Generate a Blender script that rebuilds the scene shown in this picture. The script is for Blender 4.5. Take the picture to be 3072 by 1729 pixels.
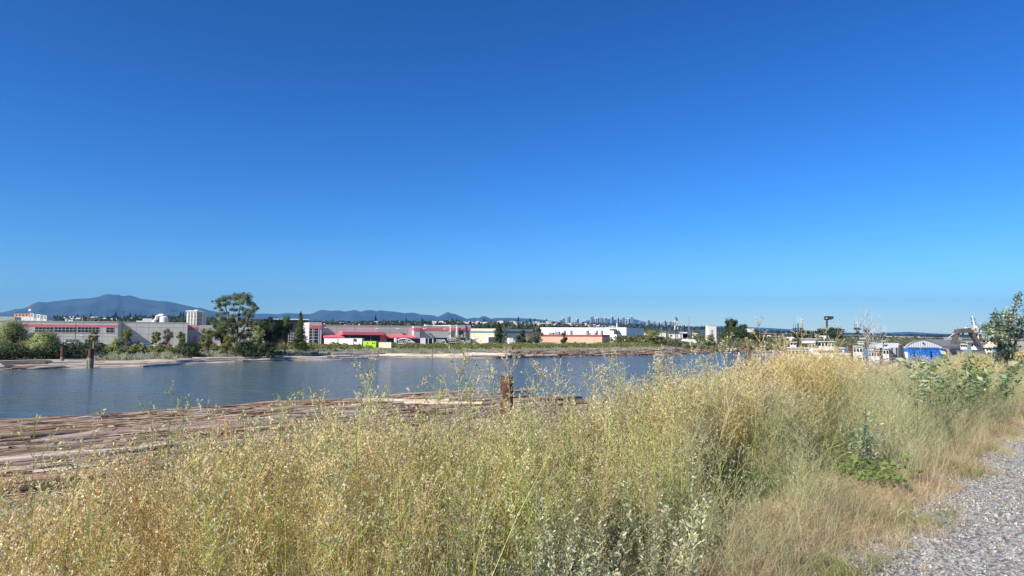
import bpy, math, random
import numpy as np
from mathutils import Vector, Matrix
rad = math.radians
random.seed(7)
RNG = np.random.default_rng(11)
for o in list(bpy.data.objects): bpy.data.objects.remove(o)
scene = bpy.context.scene
COL = scene.collection

# ------------------------------------------------------------------ camera
EYE = Vector((0.0, 0.0, 7.5))
FPX = 2048.0
ROLL = rad(0.37)
PITCH = math.atan((1003 - 864.5) / FPX)
cam_d = bpy.data.cameras.new('camera'); cam = bpy.data.objects.new('camera', cam_d); COL.objects.link(cam)
cam_d.lens = 24.0; cam_d.sensor_width = 36.0; cam_d.clip_start = 0.05; cam_d.clip_end = 120000
CR = Matrix.Rotation(math.pi / 2 + PITCH, 3, 'X') @ Matrix.Rotation(ROLL, 3, 'Z')
cam.matrix_world = Matrix.Translation(EYE) @ CR.to_4x4()
scene.camera = cam
# ------------------------------------------------------------------ world, sun, exposure
SUN_DIR = Vector((-0.74, -0.67, 0.0)).normalized()
SUN_EL = rad(36)
w = bpy.data.worlds.new('World'); scene.world = w; w.use_nodes = True
nt = w.node_tree; nt.nodes.clear()
sky = nt.nodes.new('ShaderNodeTexSky'); sky.sky_type = 'NISHITA'; sky.sun_disc = False
sky.sun_elevation = SUN_EL; sky.sun_rotation = math.atan2(SUN_DIR.x, SUN_DIR.y)
sky.altitude = 0; sky.air_density = 1.0; sky.dust_density = 0.05; sky.ozone_density = 8.0
bg = nt.nodes.new('ShaderNodeBackground'); bg.inputs[1].default_value = 0.0485
wo = nt.nodes.new('ShaderNodeOutputWorld')
hsv = nt.nodes.new('ShaderNodeHueSaturation'); hsv.inputs['Saturation'].default_value = 1.15
gam = nt.nodes.new('ShaderNodeGamma'); gam.inputs[1].default_value = 1.45
nt.links.new(sky.outputs[0], hsv.inputs['Color']); nt.links.new(hsv.outputs[0], gam.inputs[0]); nt.links.new(gam.outputs[0], bg.inputs[0]); nt.links.new(bg.outputs[0], wo.inputs[0])
sl = bpy.data.lights.new('sun', 'SUN'); sl.energy = 5.2; sl.angle = rad(0.5); sl.color = (1.0, 0.93, 0.82)
so = bpy.data.objects.new('sun', sl); COL.objects.link(so)
sv = Vector((SUN_DIR.x * math.cos(SUN_EL), SUN_DIR.y * math.cos(SUN_EL), math.sin(SUN_EL)))
so.rotation_euler = sv.to_track_quat('Z', 'Y').to_euler()
scene.view_settings.view_transform = 'Standard'; scene.view_settings.look = 'None'
scene.view_settings.exposure = 0.5; scene.view_settings.gamma = 1.0
scene.view_settings.use_curve_mapping = False
scene.render.engine = 'CYCLES'
cy = scene.cycles
cy.max_bounces = 7; cy.diffuse_bounces = 4; cy.glossy_bounces = 2; cy.transmission_bounces = 3
cy.transparent_max_bounces = 8; cy.volume_bounces = 0

# ------------------------------------------------------------------ geometry helpers
def ray(px, py):
    return CR @ Vector(((px - 1536) / FPX, -(py - 864.5) / FPX, -1.0))
def P(px, py, Y):
    d = ray(px, py); return EYE + d * (Y / d.y)
def G(px, py, z=0.0):
    d = ray(px, py); return EYE + d * ((z - EYE.z) / d.z)
def tag(o, label=None, cat=None, group=None, kind=None):
    if label: o['label'] = label
    if cat: o['category'] = cat
    if group: o['group'] = group
    if kind: o['kind'] = kind
    return o
def empty(name, loc, label, cat, group=None):
    o = bpy.data.objects.new(name, None); COL.objects.link(o); o.location = loc
    o.empty_display_size = 0.2
    return tag(o, label, cat, group)
class MB:
    def __init__(s): s.v = []; s.f = []; s.m = []; s.smooth = []
    def add(s, vs, fs, m=0, sm=False):
        b = len(s.v); s.v += [tuple(v) for v in vs]
        for f in fs: s.f.append(tuple(i + b for i in f)); s.m.append(m); s.smooth.append(sm)
    def box(s, c, sx, sy, sz, a=(1, 0), m=0):          # c = centre of the bottom face; a = direction of local x
        ax = Vector((a[0], a[1], 0)).normalized(); ay = Vector((-ax.y, ax.x, 0)); c = Vector(c)
        vs = [c + ax * (i * sx / 2) + ay * (j * sy / 2) + Vector((0, 0, k * sz)) for k in (0, 1) for i, j in ((-1, -1), (1, -1), (1, 1), (-1, 1))]
        s.add(vs, [(0, 3, 2, 1), (4, 5, 6, 7), (0, 1, 5, 4), (1, 2, 6, 5), (2, 3, 7, 6), (3, 0, 4, 7)], m)
    def prism(s, poly, d, m=0):                        # poly: list of points, extruded by the vector d
        n = len(poly); poly = [Vector(p) for p in poly]; d = Vector(d)
        s.add(poly + [p + d for p in poly], [tuple(range(n))[::-1], tuple(range(n, 2 * n))] + [(i, (i + 1) % n, n + (i + 1) % n, n + i) for i in range(n)], m)
    def tube(s, pts, rs, n=8, m=0, cap=True, mcap=None):
        pts = [Vector(p) for p in pts]
        if not hasattr(rs, '__len__'): rs = [rs] * len(pts)
        vs = []; prev = None
        for i, p in enumerate(pts):
            t = (pts[min(i + 1, len(pts) - 1)] - pts[max(i - 1, 0)]).normalized()
            r = Vector((1, 0, 0)) if abs(t.x) < .8 else Vector((0, 1, 0))
            u = t.cross(r).normalized(); v = t.cross(u)
            vs += [p + (u * math.cos(2 * math.pi * k / n) + v * math.sin(2 * math.pi * k / n)) * rs[i] for k in range(n)]
        fs = []
        for i in range(len(pts) - 1):
            for k in range(n):
                a = i * n + k; b = i * n + (k + 1) % n; fs.append((a, b, b + n, a + n))
        s.add(vs, fs, m, True)
        if cap:
            L = (len(pts) - 1) * n
            s.add(vs[:n], [tuple(range(n))], m if mcap is None else mcap)
            s.add(vs[L:], [tuple(range(n))[::-1]], m if mcap is None else mcap)
    def build(s, name, mats, parent=None):
        me = bpy.data.meshes.new(name)
        off = parent.location if parent is not None else Vector((0, 0, 0))
        if parent is not None and parent.parent is not None: off = off + parent.parent.location
        me.from_pydata([(v[0] - off.x, v[1] - off.y, v[2] - off.z) for v in s.v], [], s.f)
        for m in (mats if isinstance(mats, (list, tuple)) else [mats]): me.materials.append(m)
        me.polygons.foreach_set('material_index', s.m); me.polygons.foreach_set('use_smooth', s.smooth)
        me.update()
        o = bpy.data.objects.new(name, me); COL.objects.link(o)
        if parent is not None: o.parent = parent
        return o
def copy_thing(o, loc, rz=0.0, sc=1.0, label=None, group=None):
    def rec(a, par):
        c = a.copy(); COL.objects.link(c)
        if par is not None: c.parent = par
        for ch in a.children: rec(ch, c)
        return c
    c = rec(o, None); c.location = loc; c.rotation_euler = (0, 0, rz)
    c.scale = (sc, sc, sc) if not hasattr(sc, '__len__') else sc
    if label: c['label'] = label
    if group: c['group'] = group
    return c
def quad_mesh(name, Q, C, mat, parent=None, loc=None, smooth=False):
    """Q (n,4,3) quads, C (n,3) colours -> one mesh with face-corner colours in the attribute Col"""
    n = len(Q); me = bpy.data.meshes.new(name)
    V = Q.reshape(-1, 3).astype(np.float32)
    if loc is not None: V = V - np.array(loc, np.float32)
    me.vertices.add(4 * n); me.vertices.foreach_set('co', V.ravel())
    me.loops.add(4 * n); me.loops.foreach_set('vertex_index', np.arange(4 * n, dtype=np.int32))
    me.polygons.add(n); me.polygons.foreach_set('loop_start', np.arange(0, 4 * n, 4, dtype=np.int32))
    me.update(calc_edges=True)
    ca = me.attributes.new('Col', 'FLOAT_COLOR', 'POINT')
    cc = np.ones((n, 4, 4), np.float32); cc[:, :, :3] = C[:, None, :]
    ca.data.foreach_set('color', cc.ravel())
    me.materials.append(mat)
    o = bpy.data.objects.new(name, me); COL.objects.link(o)
    if parent is not None: o.parent = parent
    elif loc is not None: o.location = loc
    return o

# ------------------------------------------------------------------ materials
def new_mat(name):
    m = bpy.data.materials.new(name); m.use_nodes = True
    return m, m.node_tree.nodes, m.node_tree.links, m.node_tree.nodes['Principled BSDF']
def pm(name, col, rough=.8, var=.15, scale=1.0, bump=0.0, metal=0.0, stretch=(1, 1, 1), rnd=0.0, col2=None, detail=6):
    m, N, L, b = new_mat(name)
    tc = N.new('ShaderNodeTexCoord'); mp = N.new('ShaderNodeMapping'); mp.inputs['Scale'].default_value = stretch
    nz = N.new('ShaderNodeTexNoise'); nz.inputs['Scale'].default_value = scale; nz.inputs['Detail'].default_value = detail
    L.new(tc.outputs['Object'], mp.inputs[0]); L.new(mp.outputs[0], nz.inputs['Vector'])
    rp = N.new('ShaderNodeValToRGB')
    c1 = [max(0, c * (1 - var)) for c in col]; c2 = [min(1, c * (1 + var)) for c in (col2 or col)]
    rp.color_ramp.elements[0].position = .3; rp.color_ramp.elements[1].position = .7
    rp.color_ramp.elements[0].color = (*c1, 1); rp.color_ramp.elements[1].color = (*c2, 1)
    L.new(nz.outputs[0], rp.inputs[0]); out = rp.outputs[0]
    if rnd:
        oi = N.new('ShaderNodeObjectInfo'); hs = N.new('ShaderNodeHueSaturation')
        mr = N.new('ShaderNodeMapRange'); mr.inputs[3].default_value = 1 - rnd; mr.inputs[4].default_value = 1 + rnd
        L.new(oi.outputs['Random'], mr.inputs[0]); L.new(mr.outputs[0], hs.inputs['Value']); L.new(out, hs.inputs['Color'])
        mr2 = N.new('ShaderNodeMapRange'); mr2.inputs[3].default_value = 1.25; mr2.inputs[4].default_value = .55
        mu = N.new('ShaderNodeMath'); mu.operation = 'FRACT'; mu2 = N.new('ShaderNodeMath'); mu2.operation = 'MULTIPLY'; mu2.inputs[1].default_value = 7.31
        L.new(oi.outputs['Random'], mu2.inputs[0]); L.new(mu2.outputs[0], mu.inputs[0]); L.new(mu.outputs[0], mr2.inputs[0]); L.new(mr2.outputs[0], hs.inputs['Saturation'])
        out = hs.outputs[0]
    L.new(out, b.inputs['Base Color']); b.inputs['Roughness'].default_value = rough; b.inputs['Metallic'].default_value = metal
    if bump:
        bp = N.new('ShaderNodeBump'); bp.inputs['Strength'].default_value = bump; bp.inputs['Distance'].default_value = .05
        L.new(nz.outputs[0], bp.inputs['Height']); L.new(bp.outputs[0], b.inputs['Normal'])
    return m
def leafmat(name, trans=.3, rough=.7, spec=.25):
    m = bpy.data.materials.new(name); m.use_nodes = True; N = m.node_tree.nodes; L = m.node_tree.links; N.clear()
    at = N.new('ShaderNodeAttribute'); at.attribute_name = 'Col'
    d = N.new('ShaderNodeBsdfPrincipled'); d.inputs['Roughness'].default_value = rough; d.inputs['Specular IOR Level'].default_value = spec
    t = N.new('ShaderNodeBsdfTranslucent'); mx = N.new('ShaderNodeMixShader'); mx.inputs[0].default_value = trans
    ou = N.new('ShaderNodeOutputMaterial')
    L.new(at.outputs['Color'], d.inputs['Base Color']); L.new(at.outputs['Color'], t.inputs['Color'])
    L.new(d.outputs[0], mx.inputs[1]); L.new(t.outputs[0], mx.inputs[2]); L.new(mx.outputs[0], ou.inputs[0])
    return m
LEAF = leafmat('leaf_foliage', .38)
WEED = leafmat('dry_weed_stalks', .25, .9, .05)
M = dict(
    wall=pm('grey_concrete_wall', (.50, .505, .44), .85, .07, .3),
    wall2=pm('light_grey_panel', (.50, .49, .46), .85, .06, .3),
    red=pm('red_painted_metal', (.70, .15, .18), .5, .08, .5),
    glass=pm('dark_blue_glass', (.012, .02, .035), .12, .2, .5),
    white=pm('white_paint', (.78, .78, .76), .5, .05, .8),
    cream=pm('cream_panel', (.74, .66, .48), .8, .05, .4),
    teal=pm('teal_stripe', (.13, .24, .24), .8, .06, .4),
    pink=pm('salmon_stucco', (.60, .38, .29), .85, .05, .4),
    brick=pm('rust_red_stripe', (.30, .07, .05), .8, .08, .4),
    dark=pm('dark_grey_and_shade', (.03, .033, .036), .7, .2, .5),  # dark grey parts, and flat sheets that carry painted shade
    black=pm('black_trailer_paint', (.012, .013, .016), .35, .2, .5),
    roof=pm('grey_roofing', (.22, .23, .24), .9, .12, .3),
    white_metal=pm('white_corrugated_metal', (.66, .70, .76), .45, .05, .5),
    lime=pm('lime_green_paint', (.42, .72, .03), .5, .05, .5),
    seam=pm('panel_joint', (.17, .19, .20), .9, .1, 1),
    steel=pm('galvanised_steel', (.30, .31, .33), .45, .12, 2, metal=.4),
    dsteel=pm('dark_steel', (.035, .037, .04), .6, .2, 2),
    rust=pm('rusty_steel', (.060, .020, .012), .85, .35, 3.0, bump=.3, col2=(.14, .05, .028)),
    rustbrown=pm('rusty_wood', (.09, .045, .028), .9, .3, 1.5, bump=.3), gantry=pm('worn_gantry_steel', (.10, .09, .085), .7, .3, 1.2),
    wetpile=pm('weathered_grey_pile', (.22, .20, .16), .9, .3, 2.0, bump=.4),
    blue=pm('blue_container_paint', (.010, .13, .46), .5, .2, 1.2, col2=(.03, .19, .52)),
    orange=pm('orange_ply', (.62, .29, .10), .8, .12, 1),
    shipwhite=pm('weathered_ship_white', (.56, .52, .46), .6, .12, 1.6, col2=(.76, .73, .68)),
    shipcream=pm('ship_cream', (.66, .52, .38), .6, .12, 1.2),
    hull=pm('dark_hull', (.05, .055, .07), .5, .2, .8),
    deckbrown=pm('worn_dock_timber', (.17, .13, .10), .9, .25, 1.5),
    darktimber=pm('tarred_timber', (.03, .025, .02), .9, .3, 1.5),
    tyre=pm('tyre_rubber', (.02, .02, .02), .9, .1, 5),
    conc=pm('white_concrete', (.72, .70, .64), .85, .05, .15),
    bridge=pm('bridge_concrete', (.50, .50, .47), .85, .06, .05),
    twr=pm('tower_facade', (.36, .41, .46), .4, .1, .02, rnd=.25),
    bark=pm('bark', (.12, .09, .065), .9, .3, 2),
    pole=pm('lamp_pole_metal', (.06, .06, .065), .5, .1, 3),
)
# ------------------------------------------------------------------ sun-bleached and brown logs
def logmat(name, c1, c2, rnd):
    m, N, L, b = new_mat(name)
    tc = N.new('ShaderNodeTexCoord'); oi = N.new('ShaderNodeObjectInfo')
    mp = N.new('ShaderNodeMapping'); mp.inputs['Scale'].default_value = (.22, 5.5, 5.5)
    va = N.new('ShaderNodeVectorMath'); va.operation = 'ADD'
    cx = N.new('ShaderNodeCombineXYZ'); ml = N.new('ShaderNodeMath'); ml.operation = 'MULTIPLY'; ml.inputs[1].default_value = 300
    L.new(oi.outputs['Random'], ml.inputs[0]); L.new(ml.outputs[0], cx.inputs[0])
    L.new(tc.outputs['Object'], va.inputs[0]); L.new(cx.outputs[0], va.inputs[1]); L.new(va.outputs[0], mp.inputs[0])
    nz = N.new('ShaderNodeTexNoise'); nz.inputs['Scale'].default_value = 2.2; nz.inputs['Detail'].default_value = 8; nz.inputs['Roughness'].default_value = .7
    L.new(mp.outputs[0], nz.inputs['Vector'])
    rp = N.new('ShaderNodeValToRGB'); e = rp.color_ramp.elements
    e[0].position = .33; e[0].color = (c1[0] * .45, c1[1] * .45, c1[2] * .45, 1); e[1].position = .66; e[1].color = (*c2, 1)
    k = e.new(.47); k.color = (*c1, 1)
    L.new(nz.outputs[0], rp.inputs[0])
    hs = N.new('ShaderNodeHueSaturation'); mr = N.new('ShaderNodeMapRange'); mr.inputs[3].default_value = 1 - rnd; mr.inputs[4].default_value = 1 + rnd
    L.new(oi.outputs['Random'], mr.inputs[0]); L.new(mr.outputs[0], hs.inputs['Value']); L.new(rp.outputs[0], hs.inputs['Color'])
    f = N.new('ShaderNodeMath'); f.operation = 'MULTIPLY'; f.inputs[1].default_value = 13.7; g = N.new('ShaderNodeMath'); g.operation = 'FRACT'
    L.new(oi.outputs['Random'], f.inputs[0]); L.new(f.outputs[0], g.inputs[0])
    mr2 = N.new('ShaderNodeMapRange'); mr2.inputs[3].default_value = .5; mr2.inputs[4].default_value = 1.3
    L.new(g.outputs[0], mr2.inputs[0]); L.new(mr2.outputs[0], hs.inputs['Saturation'])
    L.new(hs.outputs[0], b.inputs['Base Color']); b.inputs['Roughness'].default_value = .85
    bp = N.new('ShaderNodeBump'); bp.inputs['Strength'].default_value = .6; bp.inputs['Distance'].default_value = .06
    L.new(nz.outputs[0], bp.inputs['Height']); L.new(bp.outputs[0], b.inputs['Normal'])
    return m
LOGM = logmat('brown_log_bark', (.27, .165, .105), (.62, .50, .38), .35)
LOGPALE = logmat('bleached_driftwood', (.56, .46, .35), (.84, .75, .62), .15)
LOGRUST = logmat('rusty_driftwood', (.36, .18, .10), (.66, .44, .32), .3)
LOGEND = pm('log_cut_end', (.28, .20, .13), .85, .25, 3)

# ------------------------------------------------------------------ near ground
ZP = 5.9
E0 = G(2550, 1729, ZP); E1 = G(3072, 1270, ZP)
D = Vector((E1.x - E0.x, E1.y - E0.y)).normalized(); NV = Vector((-D.y, D.x))
def st(x, y):
    dx = x - E0.x; dy = y - E0.y
    return dx * NV.x + dy * NV.y, dx * D.x + dy * D.y
def xy(s, t):
    return E0.x + NV.x * s + D.x * t, E0.y + NV.y * s + D.y * t
PS = np.array([-60, -8, -4, -.2, .6, 1.6, 3, 4.6, 6.5, 9, 12, 16, 24, 31, 36, 60]); PZ = np.array([6.4, 6.4, 5.9, 5.9, 5.86, 5.76, 5.52, 5.05, 4.1, 2.6, 1.4, .75, .3, -.1, -.6, -3])
def hn(x, y):
    s, t = st(x, y)
    s = s + .25 * np.sin(t * .7) * np.clip(np.abs(s) / 3, 0, 1)
    z = np.interp(s + 13 * np.clip((t - 18) / 30, 0, 1) * np.clip((s - 8) / 4, 0, 1), PS, PZ)
    wob = np.clip((s - .2) / 2, 0, 1)
    return z + wob * (.10 * np.sin(x * 1.3 + y * .7) + .07 * np.sin(x * 2.9 - y * 2.1)) + .012 * np.sin(x * 5.1 + 1) * np.sin(y * 4.3)
sv_ = np.concatenate([np.arange(-60, -8, 6), np.arange(-8, -4, .6), np.arange(-4, 8, .12), np.arange(8, 20, .6), np.arange(20, 61, 5)])
tv_ = np.concatenate([np.arange(-80, -12, 6), np.arange(-12, 25, .18), np.arange(25, 60, 1.0), np.arange(60, 420, 12)])
SS, TT = np.meshgrid(sv_, tv_, indexing='ij')
XX = E0.x + NV.x * SS + D.x * TT; YY = E0.y + NV.y * SS + D.y * TT; ZZ = hn(XX, YY)
nS, nT = SS.shape
gm = bpy.data.meshes.new('ground')
vs = np.stack([XX, YY, ZZ], -1).reshape(-1, 3)
fi = [(i * nT + j, i * nT + j + 1, (i + 1) * nT + j + 1, (i + 1) * nT + j) for i in range(nS - 1) for j in range(nT - 1)]
gm.from_pydata(vs.tolist(), [], [f[::-1] for f in fi])
ca = gm.attributes.new('sdist', 'FLOAT', 'POINT'); ca.data.foreach_set('value', SS.ravel().astype(np.float32))
gm.polygons.foreach_set('use_smooth', [True] * len(gm.polygons))
gnd = bpy.data.objects.new('ground', gm); COL.objects.link(gnd); tag(gnd, kind='structure')
m, N, L, b = new_mat('bank_soil_and_gravel_path')
at = N.new('ShaderNodeAttribute'); at.attribute_name = 'sdist'
tc = N.new('ShaderNodeTexCoord')
vo = N.new('ShaderNodeTexVoronoi'); vo.inputs['Scale'].default_value = 42; L.new(tc.outputs['Object'], vo.inputs['Vector'])
bw = N.new('ShaderNodeRGBToBW'); L.new(vo.outputs['Color'], bw.inputs[0])
r1 = N.new('ShaderNodeValToRGB'); L.new(bw.outputs[0], r1.inputs[0])
r1.color_ramp.elements[0].color = (.13, .128, .12, 1); r1.color_ramp.elements[1].color = (.52, .50, .46, 1); r1.color_ramp.elements[0].position = .2; r1.color_ramp.elements[1].position = .8
n2 = N.new('ShaderNodeTexNoise'); n2.inputs['Scale'].default_value = 9; n2.inputs['Detail'].default_value = 9; L.new(tc.outputs['Object'], n2.inputs['Vector'])
r2 = N.new('ShaderNodeValToRGB'); L.new(n2.outputs[0], r2.inputs[0])
r2.color_ramp.elements[0].color = (.16, .115, .07, 1); r2.color_ramp.elements[1].color = (.42, .33, .21, 1); r2.color_ramp.elements[0].position = .35; r2.color_ramp.elements[1].position = .65
n3 = N.new('ShaderNodeTexNoise'); n3.inputs['Scale'].default_value = 1.3; n3.inputs['Detail'].default_value = 8; L.new(tc.outputs['Object'], n3.inputs['Vector'])
ad = N.new('ShaderNodeMath'); ad.operation = 'MULTIPLY_ADD'; ad.inputs[1].default_value = 2.2; L.new(n3.outputs[0], ad.inputs[0]); L.new(at.outputs['Fac'], ad.inputs[2])
mr = N.new('ShaderNodeMapRange'); mr.inputs[1].default_value = .95; mr.inputs[2].default_value = 1.65; L.new(ad.outputs[0], mr.inputs[0])
mx = N.new('ShaderNodeMix'); mx.data_type = 'RGBA'; L.new(mr.outputs[0], mx.inputs[0]); L.new(r1.outputs[0], mx.inputs[6]); L.new(r2.outputs[0], mx.inputs[7])
r3 = N.new('ShaderNodeValToRGB'); L.new(n2.outputs[0], r3.inputs[0])
r3.color_ramp.elements[0].color = (.10, .085, .065, 1); r3.color_ramp.elements[1].color = (.20, .17, .13, 1)
mr4 = N.new('ShaderNodeMapRange'); mr4.inputs[1].default_value = 3; mr4.inputs[2].default_value = 12; L.new(at.outputs['Fac'], mr4.inputs[0])
mx2 = N.new('ShaderNodeMix'); mx2.data_type = 'RGBA'; L.new(mr4.outputs[0], mx2.inputs[0]); L.new(mx.outputs[2], mx2.inputs[6]); L.new(r3.outputs[0], mx2.inputs[7])
L.new(mx2.outputs[2], b.inputs['Base Color']); b.inputs['Roughness'].default_value = .95
bp = N.new('ShaderNodeBump'); bp.inputs['Strength'].default_value = .7; bp.inputs['Distance'].default_value = .015; L.new(vo.outputs['Distance'], bp.inputs['Height']); L.new(bp.outputs[0], b.inputs['Normal'])
gm.materials.append(m)

# ------------------------------------------------------------------ river
m, N, L, b = new_mat('river_water')
tc = N.new('ShaderNodeTexCoord')
mpw = N.new('ShaderNodeMapping'); mpw.inputs['Rotation'].default_value = (0, 0, -.15); mpw.inputs['Scale'].default_value = (.45, 1.5, 1)
L.new(tc.outputs['Object'], mpw.inputs[0])
na = N.new('ShaderNodeTexNoise'); na.inputs['Scale'].default_value = 1.1; na.inputs['Detail'].default_value = 4; na.inputs['Roughness'].default_value = .55
nb = N.new('ShaderNodeTexNoise'); nb.inputs['Scale'].default_value = .06; nb.inputs['Detail'].default_value = 3
L.new(mpw.outputs[0], na.inputs['Vector']); L.new(mpw.outputs[0], nb.inputs['Vector'])
bp = N.new('ShaderNodeBump'); bp.inputs['Strength'].default_value = 1.0; bp.inputs['Distance'].default_value = .30
nc = N.new('ShaderNodeTexNoise'); nc.inputs['Scale'].default_value = .33; nc.inputs['Detail'].default_value = 3; L.new(mpw.outputs[0], nc.inputs['Vector'])
mm = N.new('ShaderNodeMath'); mm.operation = 'MULTIPLY_ADD'; mm.inputs[1].default_value = 2.2; L.new(nc.outputs[0], mm.inputs[0]); L.new(na.outputs[0], mm.inputs[2]); L.new(mm.outputs[0], bp.inputs['Height']); L.new(bp.outputs[0], b.inputs['Normal'])
mrw = N.new('ShaderNodeMapRange'); mrw.inputs[1].default_value = .35; mrw.inputs[2].default_value = .65; mrw.inputs[3].default_value = .15; mrw.inputs[4].default_value = .42; L.new(nb.outputs[0], mrw.inputs[0]); L.new(mrw.outputs[0], bp.inputs['Distance'])
rw = N.new('ShaderNodeValToRGB'); L.new(nb.outputs[0], rw.inputs[0])
rw.color_ramp.elements[0].color = (.070, .108, .112, 1); rw.color_ramp.elements[1].color = (.11, .15, .145, 1)
L.new(rw.outputs[0], b.inputs['Base Color']); b.inputs['Roughness'].default_value = .11; b.inputs['IOR'].default_value = 1.333
mb = MB(); mb.add([(-2500, -300, 0), (4000, -300, 0), (4000, 3500, 0), (-2500, 3500, 0)], [(0, 1, 2, 3)])
tag(mb.build('river', m), kind='structure')

# ------------------------------------------------------------------ far bank
SH = [(-300, 1124), (0, 1111), (250, 1105), (480, 1099), (620, 1090), (800, 1085), (1000, 1081), (1200, 1074), (1480, 1075.5), (1620, 1073), (1800, 1067.5), (1950, 1066), (2100, 1061), (2250, 1057)]
shore = [(-1500.0, -500.0), (-500.0, 20.0)] + [tuple(G(a, b_, 0)[:2]) for a, b_ in SH] + [(150, 350), (230, 450), (420, 600), (900, 760), (2200, 1000), (60000, 18000)]
INL = Vector((-.436, .9))
VO = [-15, 0, 4, 12, 25, 38, 55, 120, 300, 800, 2500, 9000, 45000]; VZ = [-2.5, -.08, .45, .8, 1.2, 2.0, 2.3, 2.3, 2.4, 2.4, 2.4, 2.4, 2.4]
pts = []
for (x0, y0), (x1, y1) in zip(shore[:-1], shore[1:]):
    n = max(1, min(14, int(math.hypot(x1 - x0, y1 - y0) / 6)))
    for i in range(n): pts.append((x0 + (x1 - x0) * i / n, y0 + (y1 - y0) * i / n))
pts.append(shore[-1])
mb = MB(); vs = []
for i, (x, y) in enumerate(pts):
    for v, z in zip(VO, VZ):
        j = .25 * math.sin(i * 1.7 + v) + .15 * math.sin(i * .61) if 0 < v < 60 else 0
        jj = (.8 * math.sin(i * .9) + .5 * math.sin(i * 2.3)) if 0 <= v < 30 else 0
        vs.append((x + INL.x * (v + jj), y + INL.y * (v + jj), z + j * .5))
nv = len(VO)
mb.add(vs, [(i * nv + k, i * nv + k + 1, (i + 1) * nv + k + 1, (i + 1) * nv + k)[::-1] for i in range(len(pts) - 1) for k in range(nv - 1)])
FB = pm('far_bank_mud_and_soil', (.26, .215, .16), .95, .25, .15, bump=.3, col2=(.48, .41, .31))
tag(mb.build('far_bank', FB), kind='structure')
def shore_at(px):
    """world xy of the waterline on the far side in the picture column px"""
    d = ray(px, 1000); k = d.x / d.y
    for (x0, y0), (x1, y1) in zip(shore[:-1], shore[1:]):
        a = x0 - k * y0; b_ = x1 - k * y1
        if a <= 0 <= b_:
            f = -a / (b_ - a); return Vector((x0 + (x1 - x0) * f, y0 + (y1 - y0) * f, 0)), Vector((x1 - x0, y1 - y0, 0)).normalized()
    return Vector((0, 0, 0)), Vector((1, 0, 0))
def bank_z(v): return float(np.interp(v, VO, VZ))

# ------------------------------------------------------------------ hills and mountains
def ridge(name, crest, Yc, Yf, Yb, mat, step=10, z0=2.0, rough=.1, rows=9, seed=0):
    xs = [c[0] for c in crest]; ys = [c[1] for c in crest]
    rs = np.random.default_rng(seed)
    cols = np.arange(xs[0], xs[-1] + 1, step); vs = []; ph = rs.random(12) * 6.28
    fr = [i / rows for i in range(rows + 1)] + [1 + i / 4 for i in range(1, 5)]
    zc = []
    for c in cols:
        p = P(c, float(np.interp(c, xs, ys)), Yc); zc.append(p.z)
    for i, c in enumerate(cols):
        d = ray(c, 1000); k = d.x / d.y
        for f in fr:
            Y = Yf + (Yc - Yf) * f if f <= 1 else Yc + (Yb - Yc) * (f - 1)
            h = f ** .8 if f <= 1 else 1 - (f - 1) ** 1.2
            q = zc[i] - z0
            nz = sum(math.sin(c * fq * .011 + f * 7 * fq + ph[j]) / (j + 1.5) for j, fq in enumerate((1, 2.3, 4.1, 7.7, 13.1)))
            fade = 1 - abs(f - 1) if f > .95 else 1
            z = z0 + q * (h + rough * nz * math.sin(math.pi * min(f, 1)) * (0 if f >= 1 else 1))
            vs.append((k * Y, Y, max(z, z0 - 3) if 0 < f < 2 else z0 - 3))
    n = len(fr); mb = MB()
    mb.add(vs, [(i * n + j, (i + 1) * n + j, (i + 1) * n + j + 1, i * n + j + 1) for i in range(len(cols) - 1) for j in range(n - 1)], 0, True)
    tag(mb.build(name, mat), kind='structure')
    def at_(c, f):
        z_ = float(np.interp(c, cols, zc)); d = ray(c, 1000); k = d.x / d.y; Y = Yf + (Yc - Yf) * f
        nz = sum(math.sin(c * fq * .011 + f * 7 * fq + ph[j]) / (j + 1.5) for j, fq in enumerate((1, 2.3, 4.1, 7.7, 13.1)))
        return Vector((k * Y, Y, z0 + (z_ - z0) * (f ** .8 + rough * nz * math.sin(math.pi * min(f, 1)))))
    return at_
MF = pm('forested_mountain', (.012, .024, .024), .95, .4, .0012, col2=(.035, .045, .04))
HG = pm('hillside_greenery', (.045, .062, .03), .95, .35, .01, col2=(.08, .09, .05))
CR1 = [(-200, 975), (-60, 950), (0, 938), (25, 933), (45, 927), (60, 927), (78, 922), (95, 911), (112, 906), (135, 907.5), (152, 905), (185, 901.5), (215, 897.5), (245, 896.5), (270, 894.5), (295, 890), (307, 884), (320, 882), (332, 885), (350, 884), (362, 889), (382, 886.5), (400, 891), (420, 897), (450, 900), (470, 903.5), (495, 904), (520, 909), (560, 918), (588, 924), (600, 924), (620, 930), (650, 936), (690, 944), (730, 952), (800, 962), (900, 975)]
CR2 = [(500, 985), (700, 952), (760, 942), (800, 941), (830, 943), (860, 939), (900, 942), (925, 943), (940, 939), (955, 932), (968, 930), (990, 933), (1012, 931.5), (1035, 935), (1058, 930.5), (1068, 931), (1080, 936), (1095, 931.5), (1112, 930.5), (1128, 934), (1140, 931), (1155, 933), (1190, 936), (1212, 940), (1240, 938.5), (1260, 944), (1300, 946), (1312, 951), (1325, 945), (1343, 936), (1352, 940), (1365, 942.5), (1385, 951), (1400, 957), (1424, 953), (1432, 956), (1448, 948.5), (1458, 950), (1472, 957), (1485, 954.5), (1520, 954), (1560, 955), (1600, 957), (1640, 961), (1680, 967), (1720, 974), (1780, 984), (1850, 992)]
ridge('mountain', CR1, 17000, 12500, 21000, MF, 6, rough=.13, seed=1)
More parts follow.
